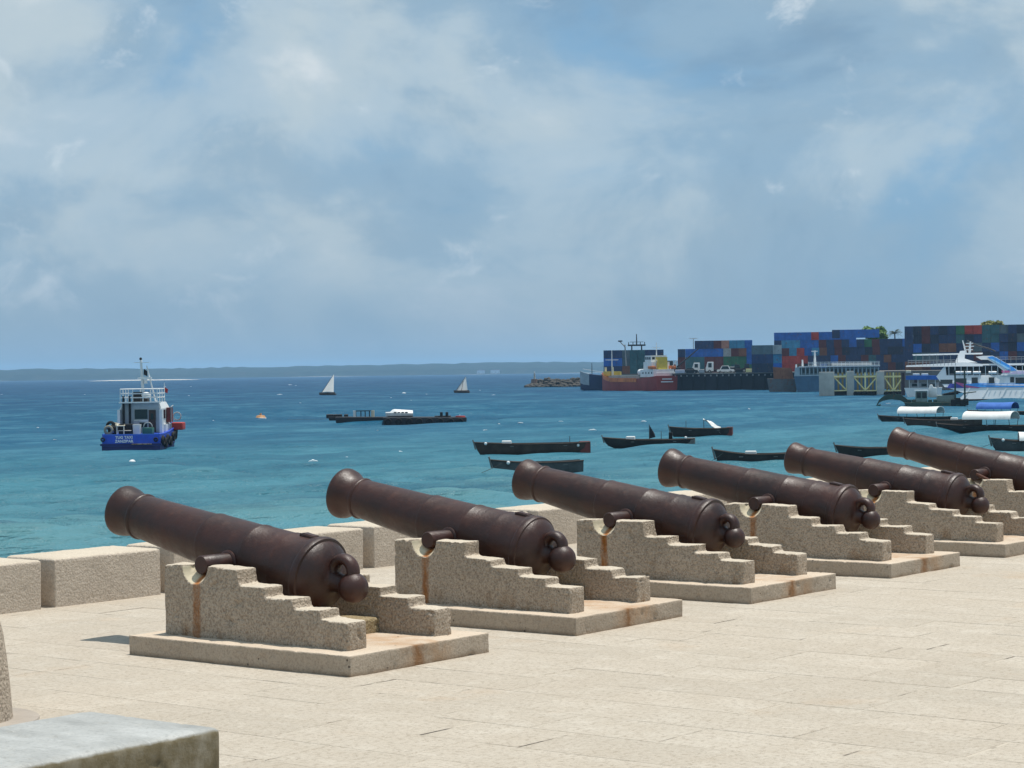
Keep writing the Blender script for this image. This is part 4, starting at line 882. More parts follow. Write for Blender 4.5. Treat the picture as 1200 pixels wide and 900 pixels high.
def door_mesh(key):
    m = MB()
    for y0, y1 in ((0.13, 1.21), (1.23, 2.31)):
        m.box(-0.03, 0.028, y0, y1, 0.13, 2.46)
        for z in (0.45, 0.95, 1.45, 1.95): m.box(-0.05, -0.03, y0+0.06, y1-0.06, z, z+0.12)
        for y in (y0+0.3, y1-0.3): m.tube((-0.075, y, 0.08), (-0.075, y, 2.52), 0.03, 0.03, 6)
    return m.mesh('door', C_('container_'+CC[key][0], CC[key][1]), fix=False)
_cm, _dm = {}, {}
ORD = ['first', 'second', 'third', 'fourth', 'fifth', 'sixth', 'seventh', 'eighth', 'ninth', 'tenth', 'eleventh', 'twelfth', 'thirteenth', 'fourteenth', 'fifteenth', 'sixteenth', 'seventeenth', 'eighteenth', 'nineteenth', 'twentieth']
TIER = ['bottom', 'second', 'third', 'fourth', 'fifth']
def bank(desc, D, px0, rows, z0=QZ-0.02, gap=0.035, start=None):
    """rows from the bottom up; tokens: colour + s (20 ft side), l (40 ft side), e (end)"""
    f = FR(px0, 0, z0, D)
    for r, row in enumerate(rows):
        x = 0.0; n = 0
        for tok in row.split():
            key, ty = tok[0], tok[1]
            if ty == '_': x += float(tok[2:])*f.k; continue      # leave a gap of so many pixels
            L = 12.19 if ty == 'l' else 6.06; w = 2.44 if ty == 'e' else L
            if (key, L) not in _cm: _cm[key, L] = cont_mesh(L, key)
            o = link('shipping_container', _cm[key, L]); j = random.Random(len(desc)*977+r*131+n*7)
            jx = j.uniform(-0.012, 0.012)
            if ty == 'e': lx, ly, rz = x+w+jx, j.uniform(-0.25, 0.25), pi/2
            else: lx, ly, rz = x+jx, j.uniform(-0.2, 0.2), 0
            R3 = Matrix.Rotation(f.rz, 3, 'Z'); q = R3 @ Vector((lx, ly, 0))
            o.location = (f.p.x+q.x, f.p.y+q.y, z0+r*2.595); o.rotation_euler = (0, 0, f.rz+rz)
            tag(o, f'{CC[key][0]} container, {ORD[n]} from left, {TIER[r]} tier, {desc}', 'container', 'stacked shipping containers')
            if ty == 'e':
                if key not in _dm: _dm[key] = door_mesh(key)
                link('door', _dm[key], o)
            x += w+gap; n += 1
bank('stack behind the red cargo ship', 690, 707.5, ['Ns Oe Te Te Ns', 'Bs Se Te Te Ns', 'Ns Se Te Te Ns'])
bank('stack behind the parked white trucks', 682, 794.5, ['Me Ts Ms Ge Te Ge Ge Ne Be', 'Me Ts Ms Ge Ge Ge Be Ne', 'Ne Bs Bs We Me Oe Be Ne', 'X_20 Ns Me Pe Ce Ce Be'])
bank('short red stack right of the trucks', 690, 866.5, ['Re Te', 'Re Te', 'Re Re'])
bank('short grey stack left of blue stack', 602, 881, ['Ks Be', 'Ns Ce', 'Ss We'])
rc = random.Random(5)
def mixrow(n): return ' '.join(rc.choice('NNNNKBMMTOSNKN')+'e' for _ in range(n))
bank('tall blue stack behind the passenger ferry', 700, 907.5, ['Ne Re Re '+mixrow(16), 'Ne Rs Re '+mixrow(14), 'Ne Me Ce Re Be Ce Oe '+mixrow(12), 'Ne Cs Bs Me Ne Me Ne Be Ne Ge Me Ne Ne Ne Be Ne', 'Bl Re Bl'])
bank('bright blue pair topping the tall blue stack', 664, 975.5, ['Ne Bl'], z0=QZ+4*2.595)
bank('farthest right stack behind the white ferry', 622, 1060.5, [mixrow(16), mixrow(16), mixrow(16), 'Ne Ke Me Ke Ne Ne Te Ke Ne Te Te Ne Ke Se Ne Ne', 'Ne Ke Me Ne Ke Ne Ge Re Re Te Te Se Ne Ke Ne Ne'])
def sign(name, label, f, a0, a1, b0, b1, y, mats):
    t = thing(name, label, 'sign', f.p, f.rz); MB().box(f.x(a0), f.x(a1), y-0.06, y-0.02, f.z(a0, b1), f.z(a0, b0)).build('panel', mats[0], t); return t
f = FR(932, 0, QZ, 700)
t = sign('painted_panel', 'white lettered panel with a red arc on the blue container stack', f, 925.5, 940, 409.5, 413, -0.35, [M_white])
MB().torus((f.x(931), -0.47, f.z(931, 409.8)), 0.55, 0.13, 'y', 12, 6, 0.1*pi, 0.8*pi).build('red_arc', M_red, t)
MB().torus((f.x(936), -0.47, f.z(936, 412.6)), 0.5, 0.10, 'y', 12, 6, 1.15*pi, 1.85*pi).build('yellow_arc', M_yellow, t)
MB().box(f.x(926.5), f.x(939), -0.45, -0.42, f.z(932, 412), f.z(932, 411.1)).build('blue_band', M_bluetarp, t)
f = FR(762, 0, QZ, 690)
t = sign('painted_panel', 'white lettered panel on the container stack above the cargo ship', f, 755, 769, 413.5, 416, -0.45, [M_white])

# ---- trucks, cars and machines on the quay
def wheel(mb_parent, x, y, z, r=0.5, w=0.3):
    q = MB().tube((x, y-w/2, z), (x, y+w/2, z), r, r, 14).build('wheel', M_black, mb_parent); MB().tube((x, y-w/2-0.02, z), (x, y+w/2+0.02, z), r*0.5, r*0.5, 10).build('hub', M_steel, q)
def truck(label, px, L, H, D, cargo=None, yaw=0):
    f = FR(px, 0, QZ, D); t = f.thing('truck', label, 'truck', 'vehicles parked on the quay', yaw)
    W = 2.4; bevelled(MB().prism([(0, 0.55), (2.3, 0.55), (2.3, H), (0.55, H), (0.12, 1.75), (0, 1.6)], -W/2, W/2), 'cab', M_white, 0.08, 2, t)
    MB().prism([(0.18, 1.72), (0.56, H-0.22), (0.50, H-0.2), (0.10, 1.74)], -W/2+0.15, W/2-0.15).build('windscreen', M_glass, t)
    for s in (-1, 1): MB().box(0.75, 1.75, s*W/2-0.02, s*W/2+0.02, 1.65, H-0.35).build('side_window', M_glass, t)
    MB().box(0.3, L, -0.5, 0.5, 0.5, 0.8).build('chassis', M_black, t)
    if cargo: bevelled(MB().box(2.5, L, -W/2, W/2, 0.85, cargo[0]), 'cargo_body', cargo[1], 0.05, 1, t)
    for x in (1.1, L-1.0, L-2.2):
        for y in (-W/2+0.15, W/2-0.15): wheel(t, x, y, 0.5)
    return t
truck('white truck cab facing left, left of the pair on the quay', 811, 6.5, 3.1, 622, (1.2, M_grime))
truck('tall white truck cab with windscreen, middle of the quay', 827, 6.2, 3.3, 620, (1.15, M_grime))
def car(label, px, D, mat, L=4.4, H=1.6, yaw=0):
    f = FR(px, 0, QZ, D); t = f.thing('parked_car', label, 'car', 'vehicles parked on the quay', yaw)
    bevelled(MB().prism([(0, 0.35), (L, 0.35), (L, 0.9), (L*0.97, 1.0), (L*0.80, 1.05), (L*0.68, H), (L*0.30, H), (L*0.18, 1.02), (0.1, 0.92), (0, 0.75)], -0.85, 0.85), 'body', mat, 0.06, 2, t)
    for s in (-1, 1): MB().prism([(L*0.24, 1.06), (L*0.74, 1.06), (L*0.66, H-0.12), (L*0.32, H-0.12)], s*0.85-0.015, s*0.85+0.015).build('side_window', M_glass, t)
    for x in (L*0.2, L*0.8):
        for y in (-0.78, 0.78): wheel(t, x, y, 0.33, 0.33, 0.2)
car('white van parked right of the tall truck cab', 840, 618, M_white, 5.0, 2.1); car('white saloon car beside the dark machinery', 849, 624, M_white, 4.4, 1.75)
car('pale car at the right end of the quay', 897, 618, M_steel); car('white van near the cargo ship stern', 779, 640, M_white, 5.0, 2.9)
car('dark car left of the truck cabs', 800, 616, M_grime); car('dark blue car at the quay edge', 890, 612, M_tugnavy)
def machine(label, px, D, h, w, mat, boom=None):
    f = FR(px, 0, QZ, D); t = f.thing('yard_machine', label, 'machine', 'yard machines on the quay')
    bevelled(MB().prism([(0, 0.5), (w, 0.5), (w, h*0.45), (w*0.62, h*0.5), (w*0.58, h), (w*0.25, h), (w*0.2, h*0.55), (0, h*0.5)], -1.2, 1.2), 'body', mat, 0.08, 2, t)
    MB().box(w*0.28, w*0.55, -1.23, -1.19, h*0.62, h*0.92).build('cab_window', M_glass, t)
    for x in (w*0.2, w*0.8):
        for y in (-1.05, 1.05): wheel(t, x, y, 0.6, 0.6, 0.4)
    if boom: MB().tube((w*0.8, 0, h*0.5), (w*boom[0], 0, boom[1]), 0.25, 0.15, 8).build('boom', mat, t)
machine('dark forklift machine in the middle of the quay', 857, 622, 2.4, 4.2, M_grime); machine('second dark loading machine right of the forklift', 869, 620, 2.6, 3.8, M_grime)
machine('dark blue loader by the grey container stack', 884, 628, 3.0, 3.6, M_tugnavy, (0.2, 4.2)); machine('dark reach stacker with raised boom behind the ship wheelhouse', 776, 634, 3.8, 5.5, M_grime, (2.0, 7.4))
for i, (a, w_, c_) in enumerate(((804, 2.2, M_grime), (819, 1.6, M_steel), (874, 2.0, M_paleyellow), (880, 1.8, M_bluetarp), (893, 2.4, M_cream2), (862, 2.0, M_grime), (900, 1.5, M_white), (791, 2.8, C_('pale_cover', (0.5, 0.5, 0.58))))):
    f = FR(a, 0, QZ, 611); t = f.thing('cargo_crate', ['dark crate left of the white truck', 'grey crate between the two truck cabs', 'yellow crate on the quay edge', 'blue crate right of the yellow one', 'cream crate at the quay end', 'dark crate by the forklift', 'small white crate by the pale car', 'pale covered heap beside the ship stern'][i], 'crate', 'crates on the quay')
    bevelled(MB().box(0, w_, 0, 1.4, 0.12, 1.1), 'box', c_, 0.06, 1, t); MB().box(0, w_, 0.05, 1.35, 0, 0.12).build('pallet', M_greywood, t)
# lamp mast and gantry head over the stacks
f = FR(813, 0, QZ, 700); t = f.thing('light_mast', 'thin pale light mast above the left container stack', 'light mast')
MB().tube((0, 0, 0), (0, 0, f.z(813, 396)), 0.16, 0.10, 8).build('mast', M_steel, t); MB().box(-1.3, 1.3, -0.2, 0.2, f.z(813, 397), f.z(813, 396.2)).build('lamp_arm', M_white, t)
f = FR(746.5, 0, QZ, 690); t = f.thing('harbour_crane', 'dark crane head with a spire standing above the stacks', 'crane')
zt = f.z(746.5, 405.5)
for x in (-1.6, 1.6): MB().box(x-0.22, x+0.22, -0.2, 0.2, 0, zt).build('leg', M_grime, t)
MB().box(-2.9, 2.9, -0.6, 0.6, zt, zt+0.5).build('platform', M_grime, t); MB().tube((0, 0, zt), (0, 0, f.z(746.5, 391.5)), 0.22, 0.14, 8).build('spire', M_grime, t)
for x in (-2.6, -1.2, 1.2, 2.6): MB().box(x-0.12, x+0.12, -0.3, 0.3, zt+0.5, zt+1.3).build('bracket', M_grime, t)
MB().box(-2.2, 2.2, -0.1, 0.1, zt+1.25, zt+1.4).build('handrail', M_grime, t)
f = FR(728, 0, QZ, 690); t = f.thing('jib_crane', 'thin grey jib crane leaning left behind the ship', 'crane')
MB().tube((1.8, 0, 0), (1.3, 0, f.z(728, 404)), 0.3, 0.2, 8).build('tower', M_steel, t); MB().tube((1.5, 0, f.z(728, 407)), (-0.7, 0, f.z(728, 399)), 0.22, 0.12, 8).build('jib', M_steel, t); MB().box(-0.9, 0.5, -0.3, 0.3, f.z(728, 400.5), f.z(728, 399)).build('counterweight', M_grime, t)

# ---- ships
M_shipred = C_('ship_red', (0.30, 0.035, 0.026), rough=0.5, var=0.3, scale=0.25, rust=0.1); M_shiporange = C_('ship_orange', (0.62, 0.17, 0.04), rough=0.55, var=0.3, scale=0.4, rust=0.2)
f = FR(781, 458); YS = -0.95                                     # stern nearest; bow away to the left
sh = f.thing('cargo_ship', 'small red cargo ship with white wheelhouse aft, moored at the quay', 'ship', None, 0)
sh.rotation_euler.z = f.rz+pi+YS*0+0.0
sh.rotation_euler.z = f.rz+(pi-1.07)                             # local +x runs from stern to bow
LS, BS = 40.0, 8.0
def sec(x, b, z0, tp, fl=1.0): return [(x, -b*0.8, z0), (x, -b*0.96, 0.3), (x, -b*fl, tp), (x, b*fl, tp), (x, b*0.96, 0.3), (x, b*0.8, z0)]
ss = [(-0.4, 3.5, 0.2, 4.4), (1.5, 3.9, -1, 4.2), (6, 4.0, -1.5, 3.9), (14, 4.0, -1.5, 3.5), (28, 4.0, -1.5, 3.5), (33, 3.4, -1.4, 4.0), (37, 2.0, -1.2, 4.7), (39.5, 0.7, -0.6, 5.2), (41, 0.12, 0.5, 5.6)]
hu = MB().loft([sec(*q) for q in ss]).build('hull', M_shipred, sh, smooth=True)
for s in (-1, 1): MB().loft([[(x, s*(b+0.03), z0), (x, s*(b+0.10), z0), (x, s*(b+0.10), z1), (x, s*(b+0.03), z1)] for x, b, z0, z1 in ((11, 4.0, 2.6, 3.8), (28, 4.0, 2.7, 3.9), (33, 3.4, 3.4, 4.5), (37, 2.0, 4.2, 5.1))]).build('bulwark', M_shiporange, sh)
MB().box(11, 31, -3.0, 3.0, 3.4, 4.6).build('hatch_cover', C_('hatch_green', (0.30, 0.36, 0.33), rough=0.7), sh)
for x in (12, 16, 20, 24, 28): MB().box(x-0.08, x+0.08, -3.05, 3.05, 4.6, 4.72).build('hatch_rib', M_steel, sh)
w0 = MB().box(1.5, 9.5, -3.5, 3.5, 4.1, 6.3).build('poop_house', M_white, sh); w1 = MB().box(3.2, 8.6, -2.9, 2.9, 6.3, 8.5).build('bridge_house', M_white, sh); w2 = MB().box(4.4, 8.2, -2.6, 2.6, 8.5, 10.4).build('wheelhouse', M_white, sh)
for y in (-3.52, 3.52):
    for x in (2.4, 4.2, 6, 7.8): MB().box(x-0.3, x+0.3, y-0.02, y+0.02, 5.0, 5.6).build('porthole', M_glass, w0)
for x, y in [(9.52, q) for q in (-2.4, -0.8, 0.8, 2.4)]: MB().box(x-0.02, x+0.02, y-0.4, y+0.4, 5.0, 5.7).build('porthole', M_glass, w0)
for y in (-2.62, 2.62):
    for x in (5.1, 6.3, 7.5): MB().box(x-0.45, x+0.45, y-0.02, y+0.02, 9.2, 9.95).build('window', M_glass, w2)
for y in (-1.8, -0.6, 0.6, 1.8): MB().box(8.18, 8.22, y-0.45, y+0.45, 9.2, 9.95).build('window', M_glass, w2); MB().box(4.38, 4.42, y-0.45, y+0.45, 9.2, 9.95).build('window', M_glass, w2)
MB().box(1.9, 3.6, -1.5, 1.5, 6.3, 9.9).build('funnel', M_yellow, sh); MB().tube((5.8, 0, 10.4), (5.8, 0, 14.2), 0.16, 0.1, 8).build('mast', M_white, sh); MB().box(5.7, 5.9, -1.4, 1.4, 12.6, 12.75).build('mast_arm', M_white, sh)
MB().tube((9.9, 1.9, 5.5), (12.6, 1.9, 5.5), 0.95, 0.95, 14).build('tank', M_white, sh, smooth=True); MB().path([(0.2, -3.2, 4.3), (0.2, -3.2, 5.4), (0.2, 3.2, 5.4), (0.2, 3.2, 4.3)], 0.07, 6).build('stern_rail', M_white, sh)
for s in (-1, 1): MB().tube((2.4, s*2.6, 6.2), (-0.6, s*3.4, 9.0), 0.14, 0.10, 6).build('davit', M_white, sh); bevelled(MB().box(1.2, 4.0, s*3.3-0.7, s*3.3+0.7, 6.4, 7.3), 'lifeboat', M_shiporange, 0.25, 2, sh)
MB().tube((34.5, 0, 4.6), (34.5, 0, 12.4), 0.22, 0.12, 8).build('foremast', M_white, sh); MB().box(34.4, 34.6, -2.2, 2.2, 9.3, 9.5).build('foremast_arm', M_white, sh); MB().box(32.5, 37, -1.8, 1.8, 4.4, 5.9).build('windlass', M_yellow, sh)
for x in (31.8, 36.5): MB().tube((x, 1.2, 4.4), (x, 1.2, 7.2), 0.35, 0.35, 10).build('vent', M_cream2, sh)
for z, w_ in ((3.3, 1.6), (2.5, 2.0)): MB().box(-0.52, -0.44, -w_, w_, z, z+0.3).build('stern_lettering', M_white, hu)
# second, blue hull lying outside the breakwater end
f = FR(690, 0, SEA, 664); sb = f.thing('blue_ship', 'dark blue ship bow with pale grey forepart, left of the red ship', 'ship', None); sb.rotation_euler.z = f.rz+(pi-0.12)
ss = [(-20, 4.2, -1.2, 4.6), (-12, 4.4, -1.6, 4.6), (-6, 4.4, -1.6, 4.6), (-3, 3.8, -1.4, 4.8), (0, 2.4, -1.0, 5.2), (1.6, 1.2, 0.0, 5.6), (2.7, 0.15, 1.4, 6.0)]
MB().loft([sec(*q) for q in ss]).build('hull', C_('ship_navy', (0.014, 0.03, 0.09), rough=0.5, var=0.35, scale=0.3), sb, smooth=True)
MB().loft([[(x, -b-0.06, z0), (x, -b-0.06, z1), (x, b+0.06, z1), (x, b+0.06, z0)] for x, b, z0, z1 in ((-0.4, 2.65, 1.6, 5.25), (0, 2.4, 1.7, 5.3), (1.6, 1.2, 1.9, 5.7), (2.75, 0.17, 2.4, 6.1))]).build('grey_forepart', C_('ship_pale_grey', (0.30, 0.37, 0.42), var=0.25, scale=0.4), sb)
MB().path([(-6, -4, 4.6), (-6, -4, 5.7), (-2, -3.3, 6.0), (2, -0.8, 6.8)], 0.06, 6).build('bow_rail', M_white, sb); MB().tube((-1, 0, 5), (-1, 0, 8.6), 0.12, 0.08, 6).build('jackstaff', M_black, sb); MB().box(-10, -6, -3, 3, 4.6, 5.8).build('winch_house', M_yellow, sb)

# ---- breakwater and its beacon
def boulder(m, c, r, sd_):
    rs = random.Random(sd_); b = bmesh.new(); bmesh.ops.create_icosphere(b, subdivisions=1, radius=r)
    sx, sy, sz = rs.uniform(0.8, 1.5), rs.uniform(0.8, 1.3), rs.uniform(0.55, 0.9)
    m.add([(c[0]+v.co.x*sx*rs.uniform(0.8, 1.15), c[1]+v.co.y*sy*rs.uniform(0.8, 1.15), c[2]+v.co.z*sz*rs.uniform(0.8, 1.15)) for v in b.verts], [tuple(v.index for v in fc.verts) for fc in b.faces]); b.free()
f = FR(650, 453.5); m = MB(); rs = random.Random(9)
for i in range(420):
    px = rs.uniform(617, 690); u = (px-617)/73; hh = f.z(px, 446.5-min(1, u*3)*3.0-1.4*noise.noise(Vector((u*7, 0, 0))))*min(1, 0.12+u*4.2); w = rs.uniform(-1, 1); boulder(m, (f.x(px), w*5+2, (1-abs(w))*hh*rs.uniform(0.5, 1.0)), rs.uniform(0.5, 1.2), i)
bw = m.build('breakwater_rocks', C_('dark_rock', (0.085, 0.075, 0.062), rough=0.95, var=0.5, scale=0.3, bump=0.4)); bw.location = f.p; bw.rotation_euler = (0, 0, f.rz); bw['kind'] = 'stuff'
t = f.thing('harbour_beacon', 'small stone beacon on the tip of the rock breakwater', 'beacon'); t.location = (t.matrix_basis @ Vector((f.x(626.5), 2, 0)))
t.location = f.p+Matrix.Rotation(f.rz, 3, 'Z') @ Vector((f.x(626.5), 2, 0)); t.rotation_euler = (0, 0, f.rz)
MB().tube((0, 0, 0), (0, 0, 3.2), 1.7, 1.3, 10).build('plinth', C_('beacon_stone', (0.20, 0.13, 0.10), rough=0.9), t); MB().tube((0, 0, 3.2), (0, 0, 5.6), 0.45, 0.3, 10).build('tower', M_concrete, t); MB().tube((0, 0, 5.6), (0, 0, 6.3), 0.25, 0.2, 8).build('lantern', M_white, t)

# ---- rusty barge end between the quay and the ferry
f = FR(918, 459.5); t = f.thing('rusty_barge', 'rust-brown barge with raised ramp at the right end of the quay', 'barge')
MB().prism(f.P([(899, 444), (935, 444), (933, 460.5), (902, 460.5)]), 0, 12).build('hull', C_('barge_grey', (0.10, 0.11, 0.12), rust=0.3, scale=0.5), t)
MB().prism(f.P([(907, 444.2), (930, 444.2), (928, 431.5), (906, 430)]), 0.4, 1.2).build('ramp', C_('ramp_rust', (0.30, 0.12, 0.06), var=0.35, scale=0.4, rust=0.3), t)
for a in (909, 915, 921, 927): MB().box(f.x(a)-0.1, f.x(a)+0.1, 0.2, 0.4, f.z(a, 444), f.z(a, 432)).build('rib', C_('ramp_rust', ()), t)

# ---- white and blue passenger ferry behind the jetty
f = FR(985, 459); t = f.thing('passenger_ferry', 'older pale blue two-deck passenger ferry with long white roof, behind the jetty', 'ferry')
M_fblue = C_('ferry_blue', (0.05, 0.13, 0.22), var=0.3, scale=0.4); M_fpale = C_('ferry_pale_blue', (0.34, 0.44, 0.50), var=0.2, scale=0.4)
h0 = MB().prism(f.P([(931, 440.5), (1034, 439), (1034, 459), (935, 460.5)]), 0, 8).build('hull', M_fblue, t); MB().prism(f.P([(931.5, 441), (1034, 439.4), (1034, 438), (931.5, 439.5)]), -0.15, 8.1).build('deck_strake', M_fpale, t)
MB().prism(f.P([(934, 439.4), (1030, 438), (1030, 430.5), (934, 431.4)]), 1.0, 7).build('saloon', C_('saloon_teal', (0.16, 0.24, 0.27), var=0.25), t)
MB().prism(f.P([(931.5, 439.4), (938, 439.3), (938, 429.8), (932.5, 431)]), 0.05, 7.9).build('bow_house', M_fpale, t)
for i in range(19): a = 941+i*4.7; MB().box(f.x(a), f.x(a+2.6), 0.9, 0.99, f.z(a, 437.2), f.z(a, 432.6)).build('window', M_glass, t)
for i in range(20): a = 940+i*4.7; MB().box(f.x(a)-0.1, f.x(a)+0.1, 0.05, 0.2, f.z(a, 439.2), f.z(a, 430.4)).build('stanchion', M_fpale, t)
MB().prism(f.P([(937, 430.6), (1031, 429.2), (1031, 428), (937, 429.4)]), -0.3, 8.3).build('roof_deck', M_white, t)
for i in range(18): a = 948+i*4.8; MB().box(f.x(a)-0.06, f.x(a)+0.06, 0, 0.1, f.z(a, 429), f.z(a, 424)).build('rail_post', M_white, t)
for q in (423.8, 425.5, 427.2): MB().prism(f.P([(948, q+0.6), (1031, q-0.6), (1031, q-0.1), (948, q+1.1)]), 0.02, 0.08).build('rail', M_white, t)
MB().prism(f.P([(975, 428.6), (1022, 428), (1022, 424.6), (975, 425.2)]), 3, 6).build('deck_house', C_('deck_house_grey', (0.42, 0.42, 0.42)), t)
MB().tube((f.x(955.5), 4, f.z(955, 430)), (f.x(955.5), 4, f.z(955, 410.5)), 0.35, 0.2, 8).build('mast', M_white, t); MB().box(f.x(951.5), f.x(959), 3.9, 4.1, f.z(955, 412), f.z(955, 411)).build('mast_arm', M_white, t); MB().tube((f.x(955.5), 4, f.z(955, 413)), (f.x(973), 4, f.z(973, 425)), 0.05, 0.05, 5).build('stay', M_grime, t)
for a in (933.5, 941): MB().tube((f.x(a), 3, f.z(a, 431)), (f.x(a), 3, f.z(a, 421.5 if a > 940 else 427)), 0.25, 0.2, 8).build('vent', M_white, t)

# ---- landing jetty: concrete piers and yellow steel trestles
f = FR(1000, 463.5); t = f.thing('landing_jetty', 'landing jetty of grey concrete piers joined by yellow steel trestles', 'jetty')
for a0, a1, b0, b1, y0, y1 in ((960.5, 978, 436, 465, -1.5, 2.5), (992.5, 1001, 435, 463.5, -0.5, 2), (1027, 1036, 435.5, 462, -0.5, 2)): bevelled(MB().prism(f.P([(a0, b0), (a1, b0-0.2), (a1, b1), (a0, b1)]), y0, y1), 'pier', M_concrete, 0.08, 2, t)
for a0, a1 in ((978, 992.5), (1001, 1027), (1036, 1057)):
    tr_ = MB().prism(f.P([(a0, 440.4), (a1, 440), (a1, 442), (a0, 442.4)]), -0.2, 0.3).build('top_beam', M_paleyellow, t)
    MB().prism(f.P([(a0, 457.4), (a1, 457), (a1, 458.2), (a0, 458.6)]), -0.1, 0.25).build('lower_beam', M_paleyellow, tr_); MB().prism(f.P([(a0, 458.8), (a1, 458.4), (a1, 463), (a0, 463.4)]), 0.6, 2).build('pile_cap', M_grime, tr_)
    n_ = max(1, round((a1-a0)/13))
    for i in range(n_):
        q0, q1 = a0+(a1-a0)*i/n_, a0+(a1-a0)*(i+1)/n_
        MB().tube((f.x(q0+0.6), 0.05, f.z(q0, 443)), (f.x(q1-1), 0.05, f.z(q1, 456.5)), 0.15, 0.15, 6).build('brace', M_paleyellow, tr_) if i % 2 == 0 else MB().tube((f.x(q0+1), 0.05, f.z(q0, 456.5)), (f.x(q1-0.6), 0.05, f.z(q1, 443)), 0.15, 0.15, 6).build('brace', M_paleyellow, tr_)
        for q in (q0+(q1-q0)*0.33, q0+(q1-q0)*0.67): MB().box(f.x(q)-0.2, f.x(q)+0.2, 1.6, 1.9, f.z(q, 463), f.z(q, 436.5)).build('rear_post', C_('old_yellow', (0.30, 0.24, 0.07)), tr_)
        MB().box(f.x(q1)-0.16, f.x(q1)+0.16, -0.3, 0.1, f.z(q1, 458), f.z(q1, 436.5)).build('post', M_paleyellow, tr_)
for a in (1003, 1009, 1015, 1021, 1038, 1044, 1050): MB().torus((f.x(a), -0.5, f.z(a, 461.5)), 0.42, 0.16, 'y', 12, 6).build('tyre', M_black, t)
MB().box(f.x(976), f.x(1060), 2.2, 6, f.z(1010, 443.6), f.z(1010, 442.6)).build('deck', C_('jetty_deck', (0.24, 0.22, 0.18)), t)
# dark mooring piles in front of it
for i, a in enumerate((1058.5, 1073.5)):
    f = FR(a, 463.5); o = MB().tube((0, 0, -1), (0, 0, f.z(a, 436.5)), 0.42, 0.40, 14).build('mooring_pile', C_('pile_maroon', (0.045, 0.022, 0.03), var=0.4), smooth=True); o.location = f.p; tag(o, ['dark round steel pile, left of the two before the blue awning', 'dark round steel pile, right of the two before the blue awning'][i], 'pile', 'mooring piles')
f = FR(1078, 466); t = f.thing('motor_launch', 'white motor launch with blue awning lying behind the dark piles', 'boat')
MB().prism(f.P([(1060, 455), (1104, 454), (1102, 466), (1064, 466.5)]), 2, 6).build('hull', M_white, t); MB().prism(f.P([(1062, 440.5), (1098, 440), (1100, 444.8), (1062, 445.2)]), 1.5, 6.5).build('awning', M_bluetarp, t)
MB().prism(f.P([(1067, 454.8), (1100, 454.3), (1100, 448.5), (1067, 449)]), 2.6, 5.4).build('cabin', M_steel, t)
for a in (1066, 1076, 1087, 1096): MB().box(f.x(a)-0.05, f.x(a)+0.05, 1.9, 2.0, f.z(a, 455), f.z(a, 444)).build('awning_post', M_white, t)
for a in (1069, 1080, 1090): MB().box(f.x(a), f.x(a+6), 2.5, 2.6, f.z(a, 453), f.z(a, 449.8)).build('window', M_glass, t)
bevelled(MB().prism(f.P([(1062, 437), (1068, 437), (1068, 434), (1062, 434)]), 3, 5), 'locker', M_cream2, 0.05, 1, t); 
for a in (1070, 1080): bevelled(MB().prism(f.P([(a, 440), (a+8, 440), (a+8, 437.6), (a, 437.6)]), 2, 3.4), 'liferaft', M_white, 0.12, 2, t)

# ---- the big white fast ferry
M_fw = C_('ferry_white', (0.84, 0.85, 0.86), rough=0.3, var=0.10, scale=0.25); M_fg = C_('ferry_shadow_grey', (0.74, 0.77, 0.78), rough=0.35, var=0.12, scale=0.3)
M_sw1 = C_('swoosh_blue', (0.04, 0.30, 0.78), rough=0.35, var=0.12); M_sw2 = C_('swoosh_navy', (0.035, 0.05, 0.32), rough=0.35, var=0.15); M_sw3 = C_('swoosh_pink', (0.50, 0.10, 0.28), rough=0.35, var=0.15); M_sw4 = C_('swoosh_lilac', (0.50, 0.46, 0.66), rough=0.35, var=0.12)
f = FR(1140, 469); t = f.thing('fast_ferry', 'large white catamaran ferry with blue swoosh stripes at the right edge', 'ferry'); RX = 1262
MB.LEAN = 0.34
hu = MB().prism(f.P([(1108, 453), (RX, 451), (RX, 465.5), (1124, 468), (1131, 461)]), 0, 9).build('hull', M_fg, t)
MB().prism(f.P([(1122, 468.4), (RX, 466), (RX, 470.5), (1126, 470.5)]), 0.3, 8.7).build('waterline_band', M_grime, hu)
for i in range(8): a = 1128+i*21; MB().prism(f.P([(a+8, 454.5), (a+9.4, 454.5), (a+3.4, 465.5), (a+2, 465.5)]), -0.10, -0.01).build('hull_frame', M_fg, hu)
MB().prism(f.P([(1104, 462), (1131, 456), (1131, 459.5), (1108, 464)]), 0.2, 3.2).build('bow_fender', M_black, hu)
s1 = MB().prism(f.P([(1098, 441), (1102, 440), (RX, 438.4), (RX, 452), (1108, 454)]), 0.15, 8.85).build('main_deck', M_fw, t)
for a0, a1, b0, b1 in ((1084, 1117, 445, 450), (1120, 1133, 443.5, 450), (1139, 1146, 442.4, 449.2), (1158.6, 1165, 442.2, 449), (1183, 1187.5, 441.8, 448.2), (1189, 1220, 442.4, 449.6)):
    if a0 < 1100: a0 = 1103
    MB().prism(f.P([(a0, b0), (a1, b0-0.1), (a1, b1-0.1), (a0, b1)]), 0.08, 0.2).build('window', M_glass, s1)
for a0 in (1147.5, 1166, ): MB().prism(f.P([(a0, 442), (a0+10, 441.8), (a0+10, 449.4), (a0, 449.6)]), 0.09, 0.2).build('side_panel', M_fg, s1)
